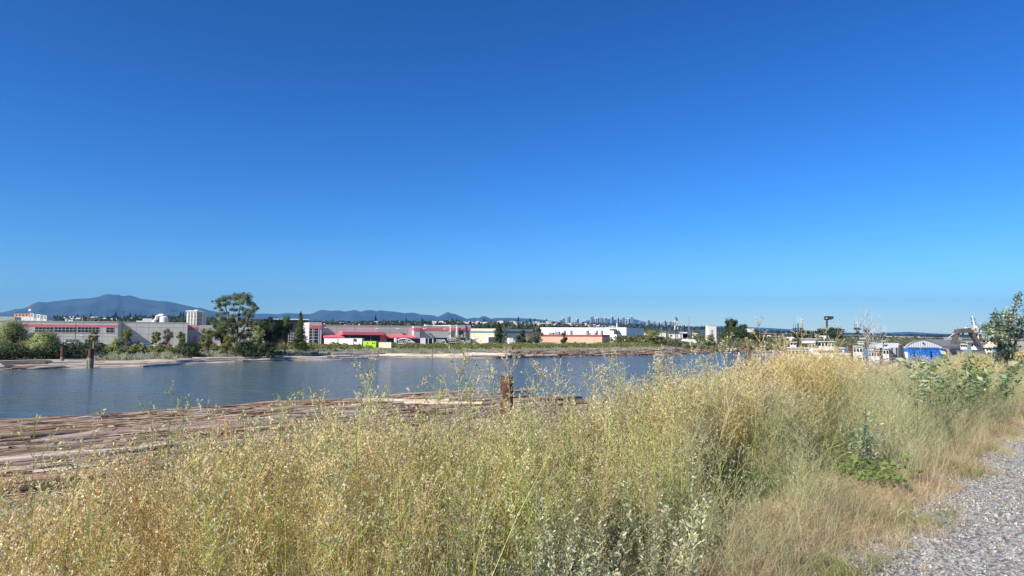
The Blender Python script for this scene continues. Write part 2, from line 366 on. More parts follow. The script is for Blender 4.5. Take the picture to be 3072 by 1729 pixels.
ridge('mountain_range', CR2, 23000, 18000, 27000, MF, 6, rough=.10, seed=5)
ridge('distant_mountain', [(1700, 990), (1760, 962), (1800, 955), (1850, 960), (1900, 957), (1950, 970), (2050, 980), (2170, 979), (2300, 984), (2400, 990), (2500, 997), (2600, 1000), (2730, 996), (2790, 1000), (2900, 1004), (3000, 1000), (3200, 1006), (3400, 1012)], 28000, 25500, 29500, MF, 8, rough=.1, seed=9)
hillA = ridge('hill', [(-300, 970), (0, 963), (150, 958), (350, 956), (520, 958), (700, 964), (900, 973), (1100, 973), (1300, 972), (1500, 970), (1650, 973), (1750, 978), (1850, 986), (1950, 993), (2100, 1004), (2200, 1008)], 2300, 1050, 3200, HG, 12, rough=.05, seed=2)
hillB = ridge('far_hill', [(1500, 982), (1650, 972), (1800, 972), (1900, 975), (2000, 979), (2100, 983), (2200, 988), (2300, 994), (2450, 1000), (2650, 1008), (2900, 1010), (3300, 1013)], 5200, 3600, 6500, HG, 14, rough=.03, seed=3)

# ------------------------------------------------------------------ foliage generators (numpy)
def rdir(n, rng=RNG):
    v = rng.normal(size=(n, 3)); return v / np.linalg.norm(v, axis=1, keepdims=True)
def rhomb_n(c, nrm, l, wd, rng=RNG):
    """leaf quads lying roughly across the given normals"""
    d = np.cross(nrm, rdir(len(c), rng)); d /= np.linalg.norm(d, axis=1, keepdims=True) + 1e-9; p = np.cross(nrm, d); p /= np.linalg.norm(p, axis=1, keepdims=True) + 1e-9
    l = np.asarray(l).reshape(-1, 1) * .5; wd = np.asarray(wd).reshape(-1, 1) * .5
    return np.stack([c - d * l, c + p * wd, c + d * l, c - p * wd], 1)
def rhomb(c, d, l, wd, rng=RNG):
    """leaf quads: centre c, direction d, length l, width wd"""
    r = rdir(len(c), rng); p = np.cross(d, r); p /= np.linalg.norm(p, axis=1, keepdims=True) + 1e-9
    l = np.asarray(l).reshape(-1, 1) * .5; wd = np.asarray(wd).reshape(-1, 1) * .5
    return np.stack([c - d * l, c + p * wd, c + d * l, c - p * wd], 1)
def ribbon(pts, ws, side):
    pts = np.asarray(pts, float); ws = np.asarray(ws, float)[:, None]; side = np.asarray(side, float)
    a = pts - side * ws / 2; b_ = pts + side * ws / 2
    return np.stack([a[:-1], b_[:-1], b_[1:], a[1:]], 1)
def cols(n, base, var, rng=RNG):
    base = np.asarray(base, float); c = base[rng.integers(0, len(base), n)] if base.ndim == 2 else np.repeat(base[None], n, 0)
    return np.clip(c * (1 + var * rng.normal(size=(n, 1))) * (1 + .06 * rng.normal(size=(n, 3))), .005, .9)
def crown(clumps, n, lsize, base, var=.25, flat=1.0, rng=RNG):
    """leaf cards through clumps (cx,cy,cz,rx,ry,rz), denser towards each clump's skin"""
    cl = np.array(clumps, float); wt = (cl[:, 3] * cl[:, 5]); wt /= wt.sum()
    k = rng.choice(len(cl), n, p=wt); d = rdir(n, rng); r = rng.random(n) ** .45
    lump = 1 + .22 * np.sin(d[:, 0] * 5 + k * 2.1) * np.sin(d[:, 1] * 4 + k) + .15 * np.sin(d[:, 2] * 7 + k * 3.3)
    c = cl[k, :3] + d * cl[k, 3:6] * (r * lump)[:, None]
    cen = cl[:, :3].mean(0); og = c - cen; og /= np.linalg.norm(og, axis=1, keepdims=True) + 1e-9
    nm = d * .7 + og * .5 + np.array([0, 0, .35]) + .55 * rdir(n, rng); nm /= np.linalg.norm(nm, axis=1, keepdims=True) + 1e-9
    q = rhomb_n(c, nm, lsize * (.6 + .8 * rng.random(n)), lsize * (.45 + .5 * rng.random(n)), rng)
    kc = (1 + .18 * rng.normal(size=len(cl)))[k]
    return q, np.clip(cols(n, base, var, rng) * kc[:, None], .004, .9)
def tree(name, base, H, W, label, cat='tree', kind='round', n=2500, ls=.45, col=(.06, .085, .03), seed=1, trunk_frac=.3, var=.25, group=None, gaps=1.0, nclump=14):
    rng = np.random.default_rng(seed)
    t = empty(name, base, label, cat, group)
    cl = []; bx, by, bz = base
    lim = MB(); th = H * trunk_frac
    lim.tube([(bx, by, bz - .4), (bx + .02 * H * rng.normal(), by, bz + th * .6), (bx + .02 * H * rng.normal(), by, bz + th), (bx, by, bz + H * .9)], [W * .035 + .05, W * .028 + .04, W * .022 + .03, .02], 7)
    for i in range(nclump):
        f = (i + .5) / nclump; az = i * 2.4 + rng.random()
        if kind == 'cone':
            z = bz + th + (H - th) * (f * .94); rr = W * .5 * (1 - f * .85); off = rr * .35
            cr = (rr * .75 + .1, rr * .75 + .1, (H - th) / nclump * 1.3 + .2)
        elif kind == 'column':
            z = bz + th + (H - th) * (f * .92 + .04); rr = W * .5 * (math.sin(math.pi * min(1, .12 + f * .84)) ** .6); off = rr * .35
            cr = (rr * .72, rr * .72, (H - th) / nclump * 1.8)
        elif kind == 'bush':
            z = bz + H * (.12 + .62 * rng.random()); off = W * .38 * rng.random() ** .5 * (.5 if i % 4 == 0 else 1); z = bz + H * .78 if i % 4 == 0 else z; rr = 0
            sc = 1 - .5 * (off / (W * .5)); cr = (W * .2, W * .2, H * .26 * sc + .1); z = bz + (z - bz) * (1.05 - .45 * (off / (W * .5)) ** 2)
        else:
            z = bz + th + (H - th) * (.12 + .76 * rng.random()); rr = math.sqrt(max(0, 1 - ((z - bz - th) / (H - th) * 2 - 1) ** 2)); off = W * .36 * rr * rng.random() ** .5 * gaps
            cr = (W * .17, W * .17, (H - th) * .14)
        cx = bx + off * math.cos(az); cyy = by + off * math.sin(az)
        cl.append((cx, cyy, z, *cr))
        if kind in ('round', 'bush'):
            lim.tube([(bx, by, bz + min(th, H * .3) * .9), ((bx + cx) / 2, (by + cyy) / 2, (bz + th + z) / 2 * 1.0), (cx, cyy, z)], [W * .015 + .02, W * .01 + .015, .015], 5)
    if kind in ('cone', 'column'): cl.append((bx, by, bz + H * .97, W * .06, W * .06, H * .05))
    q, c = crown(cl, n, ls, col, var, rng=rng)
    quad_mesh('crown', q, c, LEAF, t, base)
    lim.build('trunk', M['bark'], t)
    return t

# ------------------------------------------------------------------ far suburb: houses and trees on the hill
def make_house(wallm, roofm):
    t = empty('house', (0, 0, 0), 'pale house among trees on the hillside suburb', 'house', 'houses on the hillside')
    a = MB(); a.box((0, 0, -3), 11, 9, 9)
    a.add([(-5.5, -4.5, 6), (-5.5, 4.5, 6), (-5.5, 0, 8.4), (5.5, -4.5, 6), (5.5, 4.5, 6), (5.5, 0, 8.4)], [(0, 2, 1), (3, 4, 5)])
    a.build('wall', wallm, t)
    r = MB(); r.prism([(-6, -5.2, 5.65), (-6, 0, 8.55), (-6, 5.2, 5.65), (-6, 5.2, 5.95), (-6, 0, 8.9), (-6, -5.2, 5.95)], (12, 0, 0)); r.build('roof', roofm, t)
    for x in (-3.2, 0, 3.2): g = MB(); g.box((x, -4.52, 2.6), 1.5, .08, 1.3); g.build('window', M['glass'], t)
    return t
HW = [pm('house_white', (.78, .76, .72), .8, .05, .2), pm('house_cream', (.60, .54, .44), .8, .05, .2), pm('house_grey', (.40, .42, .44), .8, .05, .2)]
HR = [pm('roof_light', (.52, .50, .48), .9, .1, .2), pm('roof_brown', (.17, .12, .10), .9, .1, .2), pm('roof_dark', (.09, .09, .10), .9, .1, .2)]
HL = ['white house with a pale roof on the hillside suburb', 'cream house with a brown roof on the hillside suburb', 'grey house with a dark roof on the hillside suburb', 'white house with a dark roof on the hillside suburb']
protos = [make_house(HW[0], HR[0]), make_house(HW[1], HR[1]), make_house(HW[2], HR[2]), make_house(HW[0], HR[2])]
spots = []
def hs(n, x0, x1, f0, f1, hill=None):
    for _ in range(n):
        spots.append((hill or hillA)(random.uniform(x0, x1), random.uniform(f0, f1)))
hs(112, 1400, 1790, .50, .97); hs(36, 190, 360, .35, .90); hs(26, 1300, 1420, .5, .95); hs(22, 960, 1300, .45, .95); hs(8, 640, 900, .6, .95); hs(10, 380, 470, .5, .9); hs(22, 1780, 1880, .45, .9); hs(10, 20, 180, .5, .95)
for i, p in enumerate(spots):
    q = protos[i] if i < 4 else None
    k = random.choice((0, 0, 0, 1, 2, 3)); rz = random.uniform(-.6, .6); s = random.uniform(.75, 1.15)
    if q is not None: k = i; q.location = p; q.rotation_euler = (0, 0, rz); q.scale = (s, s, s)
    else: q = copy_thing(protos[k], p, rz, s)
    q['label'] = HL[k]; q['group'] = ['white houses with pale roofs', 'cream houses with brown roofs', 'grey houses with dark roofs', 'white houses with dark roofs'][k] + ' on the hill'
def treemass(name, n, x0, x1, f0, f1, hill, hmin, hmax, ls, cl, seed, per=34, keep=None):
    rng = np.random.default_rng(seed); Q = []; C = []
    for i in range(n):
        px = rng.uniform(x0, x1); f = rng.uniform(f0, f1)
        if keep and rng.random() > keep(px, f): continue
        p = hill(px, f); H = rng.uniform(hmin, hmax); con = rng.random() < .35; R = H * (.2 if con else .36)
        d = rdir(per, rng); u = rng.random(per)
        zz = H * (.1 + .9 * u); rr = R * ((1 - u) * 1.1 + .08 if con else np.sqrt(np.clip(1 - (2 * u - 1) ** 2, 0, 1)))
        c = np.stack([p.x + d[:, 0] * rr, p.y + d[:, 1] * rr, p.z - 1 + zz], 1)
        nm = np.stack([d[:, 0], d[:, 1], u * .9], 1) + .5 * rdir(per, rng); nm /= np.linalg.norm(nm, axis=1, keepdims=True)
        Q.append(rhomb_n(c, nm, ls * (.6 + .8 * rng.random(per)), ls * (.6 + .6 * rng.random(per)), rng))
        C.append(np.clip(cols(per, cl, .2, rng) * (1 + .25 * rng.normal()) * (.7 if con else 1), .004, .5))
    o = quad_mesh(name, np.concatenate(Q), np.concatenate(C), LEAF); tag(o, kind='stuff'); return o
GC = np.array([(.07, .095, .04), (.09, .115, .045), (.05, .075, .038), (.11, .125, .055)])
o = treemass('hillside_woods', 3300, -120, 1950, .12, 1.04, hillA, 6, 14, 4.5, GC, 21, keep=lambda px, f: .22 if 1380 < px < 1850 and f > .4 else (.42 if 190 < px < 370 and f > .35 else 1.0))
tag(o, 'mixed green trees covering the suburb hillside', 'woodland')
o = treemass('far_ridge_woods', 1500, 1620, 3000, .3, 1.03, hillB, 8, 16, 8.0, GC * .8, 22, per=20)
tag(o, 'dark far-off woods along the low ridge below the skyline towers', 'woodland')
# crest conifers that can be told apart
cp = None
for i, (px, ph) in enumerate([(98, 18), (52, 19), (270, 17), (345, 21), (388, 19), (405, 17), (455, 15), (999, 16), (1126, 26), (1150, 15), (1356, 18), (1370, 16), (1452, 16), (1555, 21), (1590, 18), (1604, 17), (1640, 16), (170, 14), (548, 22), (540, 24), (230, 15), (1218, 18), (1265, 19), (945, 14)]):
    p = hillA(px, .985)
    if cp is None: cp = c = tree('conifer', (p.x, p.y, p.z), 20, 8, 'dark pointed conifer standing on the hill crest', kind='cone', n=420, ls=3.2, col=(.025, .042, .022), seed=3, trunk_frac=.08, group='conifers on the hill crest', nclump=9)
    else: copy_thing(cp, p, i * 1.1, ph / 18.0)

# ------------------------------------------------------------------ skyline towers
TW = [(1683, 958, 8), (1690, 952.5, 9), (1707, 949.5, 8), (1731, 956, 9), (1755, 962, 8), (1775, 947.5, 10), (1788, 954, 5), (1793, 953, 6), (1801, 950.5, 7), (1816, 951.5, 9), (1836, 949, 8), (1853, 952.5, 6), (1858, 962, 8), (1870, 951, 7), (1878, 960, 5), (1886, 954.5, 8), (1895, 948, 8), (1922, 964, 9), (1944, 959, 9), (1951, 966, 6), (1963, 963, 7), (1976, 965, 7), (1984, 968, 6), (1993, 961, 7), (1999, 963, 6), (2011, 963, 8), (2020, 967, 5)]
tower_p = []
for k in range(3):
    t = empty('tower_block', (0, 0, 0), 'x', 'tower block'); a = MB(); g = MB(); r = MB()
    a.box((0, 0, 0), 26, 24, 100)
    if k == 1: a.box((0, 0, 100), 14, 14, 6)
    if k == 2: a.prism([(-13, -12, 100), (13, -12, 100), (13, -12, 108)], (0, 24, 0))
    for fl in range(16):
        g.box((0, -12.1, 4 + fl * 6), 22, .6, 2.6); g.box((-13.1, 0, 4 + fl * 6), .6, 20, 2.6)
    a.build('wall', M['twr'], t); g.build('window', M['glass'], t); r.box((0, 0, 100.01 if k == 0 else 106.2 if k == 1 else 99.0), 10 if k < 2 else 4, 10 if k < 2 else 3, 4 if k < 2 else 2); r.build('roof', HW[0], t)
    tower_p.append(t)
used = set()
for i, (px, py, wpx) in enumerate(TW):
    k = i % 3; Y = 5600 + (i * 137) % 700
    top = P(px, py, Y); bz = 30.0; hgt = top.z - bz; sx = wpx / FPX * Y / 26 * .95; sz = hgt / 106
    if k not in used: used.add(k); t = tower_p[k]; t.location = (top.x, top.y, bz); t.scale = (sx, sx, sz); t.rotation_euler = (0, 0, .3)
    else: t = copy_thing(tower_p[k], (top.x, top.y, bz), .1 + .2 * (i % 4), (sx, sx, sz))
    t['group'] = 'skyline towers on the far ridge'
    t['label'] = ['pale flat-topped tower block in the distant skyline cluster', 'tower block with a stepped crown in the distant skyline cluster', 'tower block with a slanted top in the distant skyline cluster'][k]

# ------------------------------------------------------------------ facade helper
class Facade:
    """a wall plane standing on the far bank: pixel columns turn into distances along it, pixel rows into heights"""
    def __init__(s, px, Y, a=(.9, .436), z0=2.3):
        p = P(px, 1000, Y); s.o = Vector((p.x, p.y, 0)); s.a = Vector((a[0], a[1], 0)).normalized(); s.n = Vector((s.a.y, -s.a.x, 0)); s.z0 = z0
    def u(s, px):
        d = ray(px, 1000); k = d.x / d.y
        return (k * s.o.y - s.o.x) / (s.a.x - k * s.a.y)
    def pt(s, u, z, out=0.0): return s.o + s.a * u + s.n * out + Vector((0, 0, z))
    def z(s, px, py):
        q = s.pt(s.u(px), 0); return P(px, py, q.y).z
    def slab(s, mb, x0, y0, x1, y1, out=0.0, th=.2, m=0, zb=None):
        """box on the wall between pixel corners, front face OUT metres before the wall plane, TH thick"""
        u0, u1 = s.u(x0), s.u(x1); xm = (x0 + x1) / 2
        zt = s.z(xm, y0); zb = s.z(xm, y1) if zb is None else zb
        mb.prism([s.pt(u0, zb, out), s.pt(u1, zb, out), s.pt(u1, zt, out), s.pt(u0, zt, out)], s.n * -th, m)
    def body(s, name, x0, x1, ytop, depth, mat, par, zb=None):
        mb = MB(); s.slab(mb, x0, ytop, x1, 0, 0, depth, zb=s.z0 - .5 if zb is None else zb); return mb.build(name, mat, par)
    def window(s, par, x0, y0, x1, y1, nx, ny=2, frame='seam'):
        """one window: a pane with frame bars standing 6 cm proud of it"""
        g = MB(); s.slab(g, x0, y0, x1, y1, .05, .12); w_ = g.build('window', M['glass'], par)
        f = MB(); zt = s.z((x0 + x1) / 2, y0); zb = s.z((x0 + x1) / 2, y1); u0, u1 = s.u(x0), s.u(x1)
        for i in range(nx + 1):
            u = u0 + (u1 - u0) * i / nx; f.prism([s.pt(u - .05, zb, .11), s.pt(u + .05, zb, .11), s.pt(u + .05, zt, .11), s.pt(u - .05, zt, .11)], s.n * -.05)
        for j in range(ny + 1):
            z = zb + (zt - zb) * j / ny; f.prism([s.pt(u0, z - .06, .13), s.pt(u1, z - .06, .13), s.pt(u1, z + .06, .13), s.pt(u0, z + .06, .13)], s.n * -.05)
        f.build('frame', M['wall2'] if frame == 'seam' else M[frame], w_); return w_
    def seams(s, par, xs, ys, x0, x1, y0, y1):
        g = MB()
        for x in xs: s.slab(g, x - .22, y0, x + .22, y1, .02, .03)
        for y in ys: s.slab(g, x0, y - .22, x1, y + .22, .025, .03)
        g.build('panel_joints', M['seam'], par)
    def root(s, name, px, label, cat='building', group=None):
        q = s.pt(s.u(px), s.z0); return empty(name, q, label, cat, group)
def wall_lamp(f, px, py, where):
    q = f.pt(f.u(px), f.z(px, py)); t = empty('wall_lamp', q, where, 'wall lamp', 'lamps along the warehouse walls')
    a = MB(); a.tube([q + f.n * .02, q + f.n * 1.1 + Vector((0, 0, .35))], .07, 6); a.build('bracket', M['steel'], t)
    b_ = MB(); b_.box(q + f.n * 1.2 + Vector((0, 0, .2)), 1.1, .9, .28, f.a); b_.build('lamp_head', M['white'], t)

# ---- grey office at the left
f1 = Facade(353, 252)
B = f1.root('office_building', 200, 'grey two-storey concrete office with a red stripe and long window strip, behind the willow')
w1 = MB(); ua, ub, zt1 = f1.u(-120), f1.u(353), f1.z(200, 963.6); back = P(366.5, 1000, 258.6) - P(353, 1000, 252); back.z = 0
w1.prism([f1.pt(ua, 1.8), f1.pt(ub, 1.8), f1.pt(ub, zt1), f1.pt(ua, zt1)], back); w1.build('wall', M['wall'], B)
s_ = MB(); f1.slab(s_, 60, 974.5, 352.5, 981, .06, .1); s_.build('stripe', M['red'], B)
f1.window(B, 104, 981.5, 160, 997.5, 5, 2); f1.window(B, 162, 981.5, 230, 997.5, 6, 2); f1.window(B, 232, 981.5, 297, 997.8, 6, 2)
f1.window(B, 318, 982.5, 341, 998.3, 2, 2)
f1.window(B, 198, 1018.5, 238, 1033, 4, 3); f1.window(B, 255, 1018.5, 296, 1033, 4, 3); f1.window(B, 150, 1018.5, 180, 1033, 3, 3)
f1.seams(B, [62, 122, 191, 250, 307], [1000.5, 1010], 0, 352, 965, 1036)
c_ = MB(); f1.slab(c_, -120, 963.2, 353, 964.6, .15, .5); c_.build('coping', M['wall2'], B)
# ---- long grey warehouse behind it
f2 = Facade(366, 257.8)
B = f2.root('warehouse', 460, 'long plain grey warehouse with tiny windows, right of the striped office')
f2.body('wall', 366, 562, 967.6, 40, M['wall'], B)
f2.seams(B, [408, 446, 483, 519, 550], [982.7, 1002.5], 366, 561.5, 968.5, 1036)
for x in (392, 414, 457, 489): f2.window(B, x, 1023.5, x + 6, 1030, 1, 1)
d_ = MB(); f2.slab(d_, 502, 1022, 511, 1038, .06, .1); d_.build('door', M['red'], B)
c_ = MB(); f2.slab(c_, 366.5, 966.8, 562, 968, .15, .5); c_.build('coping', M['wall2'], B)
for x, y in ((410, 1009),): wall_lamp(f2, x, y, 'wall lamp on the plain grey warehouse')
wall_lamp(f1, 246, 1009, 'wall lamp low on the striped grey office')
# rooftop plant behind the warehouse
pz = Facade(480, 330)
B = pz.root('storage_tank', 490, 'white round tank behind the plain grey warehouse roof', 'tank')
q = pz.pt(pz.u(490), 2.3); a = MB(); zt = pz.z(490, 952); a.tube([q, Vector((q.x, q.y, zt))], 1.85, 20); a.tube([Vector((q.x, q.y, zt)), Vector((q.x, q.y, zt + .5))], [1.85, .3], 20); a.build('tank_body', M['conc'], B)
B = pz.root('duct', 470, 'white curved duct pipe beside the round tank above the warehouse roof', 'duct')
a = MB(); q0 = pz.pt(pz.u(468), 2.3, -6); pp = []
for px, py in ((460, 962), (466, 958), (469, 949), (476, 946), (486, 946), (492, 949)): pp.append(pz.pt(pz.u(px), pz.z(px, py), -3))
a.tube([Vector((pp[0].x, pp[0].y, 2.3))] + pp, .75, 10); a.build('pipe', M['conc'], B)
a = MB(); a.tube([Vector((pp[-1].x, pp[-1].y, 2.3)), pp[-1]], .5, 8); a.build('leg', M['white'], B)
B = pz.root('silo_shed', 440, 'low white plant shed with a vaulted roof behind the warehouse', 'shed')
a = MB(); pz.slab(a, 424, 955.5, 454, 1000, -6, 8); pz.slab(a, 405, 962, 424, 1000, -6, 8); a.build('wall', M['white'], B)
# ---- left background block
fz = Facade(20, 330)
B = fz.root('background_block', 15, 'flat grey block behind the striped office at the picture edge')
fz.body('wall', -120, 42, 949.5, 15, M['wall'], B); a = MB(); fz.slab(a, -120, 963, 10, 969, .1, .2); a.build('stripe', M['orange'], B)
# ---- apartments under construction and tower crane
fc = Facade(60, 1150, (1, .1), 20)
B = fc.root('apartment_block', 65, 'apartment block under construction with orange sheathing beside the tower crane', 'apartment block')
fc.body('lower_wall', 42, 90, 950, 25, M['shipwhite'], B, 20); fc.body('sheathing', 39, 86, 941.5, 22, M['orange'], B, fc.z(60, 949.8))
for x in (44, 54, 64, 74): fc.window(B, x, 943, x + 5, 948.5, 2, 1)
B = fc.root('apartment_block', 110, 'white and charcoal stepped apartment block right of the orange one', 'apartment block')
for i, (x, y) in enumerate(((88, 941), (98, 944), (108, 943.5), (118, 945), (128, 947))):
    fc.body('wall', x, x + 9.5, y, 20, M['white'] if i % 2 == 0 else M['wall2'], B, 20)
    for k in range(3): fc.window(B, x + 2, y + 2 + 3.4 * k, x + 7.5, y + 4 + 3.4 * k, 1, 1)
B = fc.root('tower_crane', 81, 'red tower crane over the apartment building site', 'crane')
q = fc.pt(fc.u(81), 20, -8); zt = fc.z(81, 929); a = MB(); a.tube([q, Vector((q.x, q.y, zt))], .9, 4); a.build('mast', M['red'], B)
a = MB(); a.tube([Vector((q.x, q.y, zt)), Vector((q.x + 1.5, q.y, zt + 7))], .5, 4); a.tube([Vector((q.x - 2, q.y, zt)), Vector((q.x + 2.5, q.y - 6, zt + 5))], .5, 4); a.build('jib', M['red'], B)
a = MB(); a.box((q.x - 1.2, q.y - 1, zt - 2), 3.5, 2, 3); a.build('cab', M['white'], B)
# ---- residential tower
fr = Facade(584, 700, (1, -.3), 5)
B = fr.root('apartment_tower', 580, 'white high-rise apartment tower with dark balconies left of the tall cottonwood', 'apartment tower')
twm = pm('tan_grey_tower_wall', (.52, .49, .42), .8, .06, .2); fr.body('wall', 558, 588, 934, 14, twm, B); fr2 = Facade(588, 700, (1, .75), 5)
fr2.body('side_wall', 588.2, 607, 936, 14, M['wall2'], B)
a = MB(); fr.slab(a, 556, 932.5, 589, 934.5, .8, 14); fr2.slab(a, 588.5, 935, 609, 937, .8, 14); a.build('roof', M['conc'], B)
a = MB(); fr.slab(a, 578, 930, 588, 932.5, -1, 5); fr.slab(a, 562, 931.5, 567, 932.6, -1, 5); a.build('roof_hut', M['white'], B)
for k in range(10):
    y = 937 + 4.1 * k
    for x in (562.5, 571, 580):
        g = MB(); fr.slab(g, x, y, x + 4.2, y + 2.2, .08, .15); wn = g.build('window', M['glass'], B)
        s_ = MB(); fr.slab(s_, x - .6, y + 2.3, x + 4.8, y + 3.1, 1.1, 1.2); s_.build('balcony', M['white'], wn)
    g = MB(); fr2.slab(g, 590, y, 604, y + 2.0, .1, .2); wn = g.build('window', M['glass'], B)
# ---- light grey warehouse behind the trees
f3 = Facade(562, 285)
B = f3.root('warehouse', 600, 'lit grey warehouse end with a red stripe and red door, partly behind the cottonwood')
f3.body('wall', 562.5, 775, 976.5, 30, M['wall2'], B)
a = MB(); f3.slab(a, 563, 982, 594, 991, .06, .1); a.build('stripe', M['red'], B); a = MB(); f3.slab(a, 581, 1008.5, 590, 1026, .06, .1); a.build('door', M['red'], B)
a = MB(); f3.slab(a, 755, 977, 768, 990, .3, .3); a.build('awning', M['red'], B)
f4 = Facade(860, 300)
B = f4.root('warehouse', 870, 'dark grey block with a white roof edge between the dark tree and the poplar')
f4.body('wall', 820, 925, 959.5, 20, M['dark'], B); a = MB(); f4.slab(a, 818, 957, 926, 959.8, .4, 21); a.build('roof', M['white'], B)
f4.window(B, 866, 1000, 886, 1026, 3, 3, 'white')
# ---- the long warehouse with red canopies
f5 = Facade(1100, 268)
B = f5.root('warehouse', 1100, 'long grey warehouse with red stripe and red loading canopies, behind the parked trailers')
f5.body('wall', 962, 1349, 978, 45, M['wall'], B)
b2 = MB(); f5.slab(b2, 925, 967.6, 962, 1040, 1.6, 20, zb=1.8); b2.build('entrance_block', M['wall2'], B)
a = MB(); f5.slab(a, 925, 976.6, 962.2, 986.4, 1.75, .3); a.build('stripe', M['red'], B)
g = MB(); f5.slab(g, 926, 986.6, 953, 1031.5, 1.68, .1); wn = g.build('window', M['glass'], B); g = MB()
for x in (935, 939.5, 953): f5.slab(g, x - .5, 986.6, x + .5, 1031.5, 1.76, .08)
for y in (993, 1002, 1010, 1019): f5.slab(g, 926, y - .35, 953, y + .35, 1.74, .06)
g.build('frame', M['white'], wn)
a = MB(); f5.slab(a, 962.5, 1006, 1142, 1040, .12, .15, zb=1.8); a.build('dark_bay_sheet', M['dark'], B)  # flat dark sheet: shade of the recess under the canopy, put into its colour
a = MB(); f5.slab(a, 1019, 995.5, 1142, 1004.6, 5.2, 5.2); a.build('canopy', M['red'], B)
for x in (1042, 1104): a = MB(); f5.slab(a, x - .5, 1004.6, x + .5, 1034, 4.6, .3); a.build('post', M['steel'], B)
def awning(x0, x1, yt, yb, out, m):
    u0, u1 = f5.u(x0), f5.u(x1); xm = (x0 + x1) / 2; zt, zb = f5.z(xm, yt), f5.z(xm, yb)
    a = MB(); a.prism([f5.pt(u0, zt, .1), f5.pt(u0, zb, out), f5.pt(u0, zb - .35, out), f5.pt(u0, zb - .35, .1)], f5.a * (u1 - u0)); return a.build('awning', m, B)
awning(968, 1030, 1003.5, 1011.5, 2.8, M['red']); awning(1157, 1243, 1003.5, 1012.5, 3.2, M['red'])
a = MB(); f5.slab(a, 1160, 1014, 1236, 1040, .12, .15, zb=1.8); a.build('dark_bay_sheet', M['dark'], B)  # another flat sheet, coloured dark as the shade below the second awning
a = MB(); f5.slab(a, 1139, 1008.5, 1156, 1034, .5, .5); a.build('red_door', M['red'], B)
a = MB(); f5.slab(a, 1236, 979.6, 1254, 1040, 2.4, 2.4, zb=1.8); a.build('pier', M['wall2'], B)
a = MB(); f5.slab(a, 1235.7, 984.2, 1254.2, 992.2, 2.55, 2.7); a.build('stripe', M['red'], B)
a = MB(); f5.slab(a, 1254.4, 984.6, 1349, 992.2, .1, .15); a.build('stripe', M['red'], B)
b2 = MB(); f5.slab(b2, 1349, 975.8, 1408.5, 1040, 1.2, 30, zb=1.8); b2.build('office_block', M['wall2'], B)
a = MB(); f5.slab(a, 1348.8, 984.6, 1408.7, 992.2, 1.32, .2); a.build('stripe', M['red'], B)
for x0, x1 in ((1350.5, 1360), (1372, 1386.5), (1393.5, 1404)):
    g = MB(); f5.slab(g, x0, 992.8, x1, 1020, 1.28, .1); wn = g.build('window', M['glass'], B); g = MB()
    for k in range(1, 3): x = x0 + (x1 - x0) * k / 3; f5.slab(g, x - .3, 992.8, x + .3, 1020, 1.34, .05)
    g.build('frame', M['wall2'], wn)
a = MB(); f5.slab(a, 1364, 975, 1366.5, 1015, 2.2, .5); f5.slab(a, 1361.5, 974.6, 1366.5, 976, 2.25, .5); a.build('column', M['white'], B)
a = MB(); f5.slab(a, 1393, 977, 1395, 993, 1.5, .3); a.build('downpipe', M['dsteel'], B)
f5.seams(B, [1010, 1064, 1117, 1170, 1210, 1290, 1325], [982.5, 990, 997.3], 962.5, 1235, 979, 1003)
c_ = MB(); f5.slab(c_, 962.2, 977, 1348.8, 978.3, .12, .5); c_.build('coping', M['wall2'], B)
a = MB(); f5.slab(a, 1288, 975.5, 1294, 978, -4, 3); f5.slab(a, 1296, 976, 1310, 978, -6, 4); f5.slab(a, 1044, 974.5, 1049, 977, -5, 3); f5.slab(a, 1086, 972.5, 1088, 977, -5, 1.0); f5.slab(a, 970, 972.5, 973, 977, -5, 2); a.build('roof_vents', M['white'], B)
for x, y, t_ in ((938, 983, 'wall lamp above the tall entrance window'), (974, 986, 'wall lamp at the left end of the canopy warehouse wall'), (1130, 988, 'wall lamp right above the big red canopy'), (1192, 989, 'wall lamp above the second red awning'), (1271, 989, 'wall lamp on the red stripe right of the pale pier'), (1332, 990, 'wall lamp on the red stripe left of the office windows'), (1381, 990, 'wall lamp on the red stripe above the office windows')):
    wall_lamp(f5, x, y, t_)
# ---- beige building with teal band
a5 = (.94, -.35); f6 = Facade(1497, 300, a5)
B = f6.root('beige_building', 1450, 'cream building with a teal band, beside the slim poplar')
f6.body('wall', 1410, 1497, 986.3, 46, M['cream'], B)
a = MB(); f6.slab(a, 1409.8, 993, 1497.2, 999.6, .08, 46.2); a.build('band', M['teal'], B)
a = MB(); f6.slab(a, 1454, 1011.5, 1466, 1029, .3, .4); a.build('roller_door', M['white'], B); a = MB(); f6.slab(a, 1466.3, 1011.5, 1492, 1029, .1, .2); a.build('dark_bay_sheet', M['dark'], B)
f6b = Facade(1520, 330)
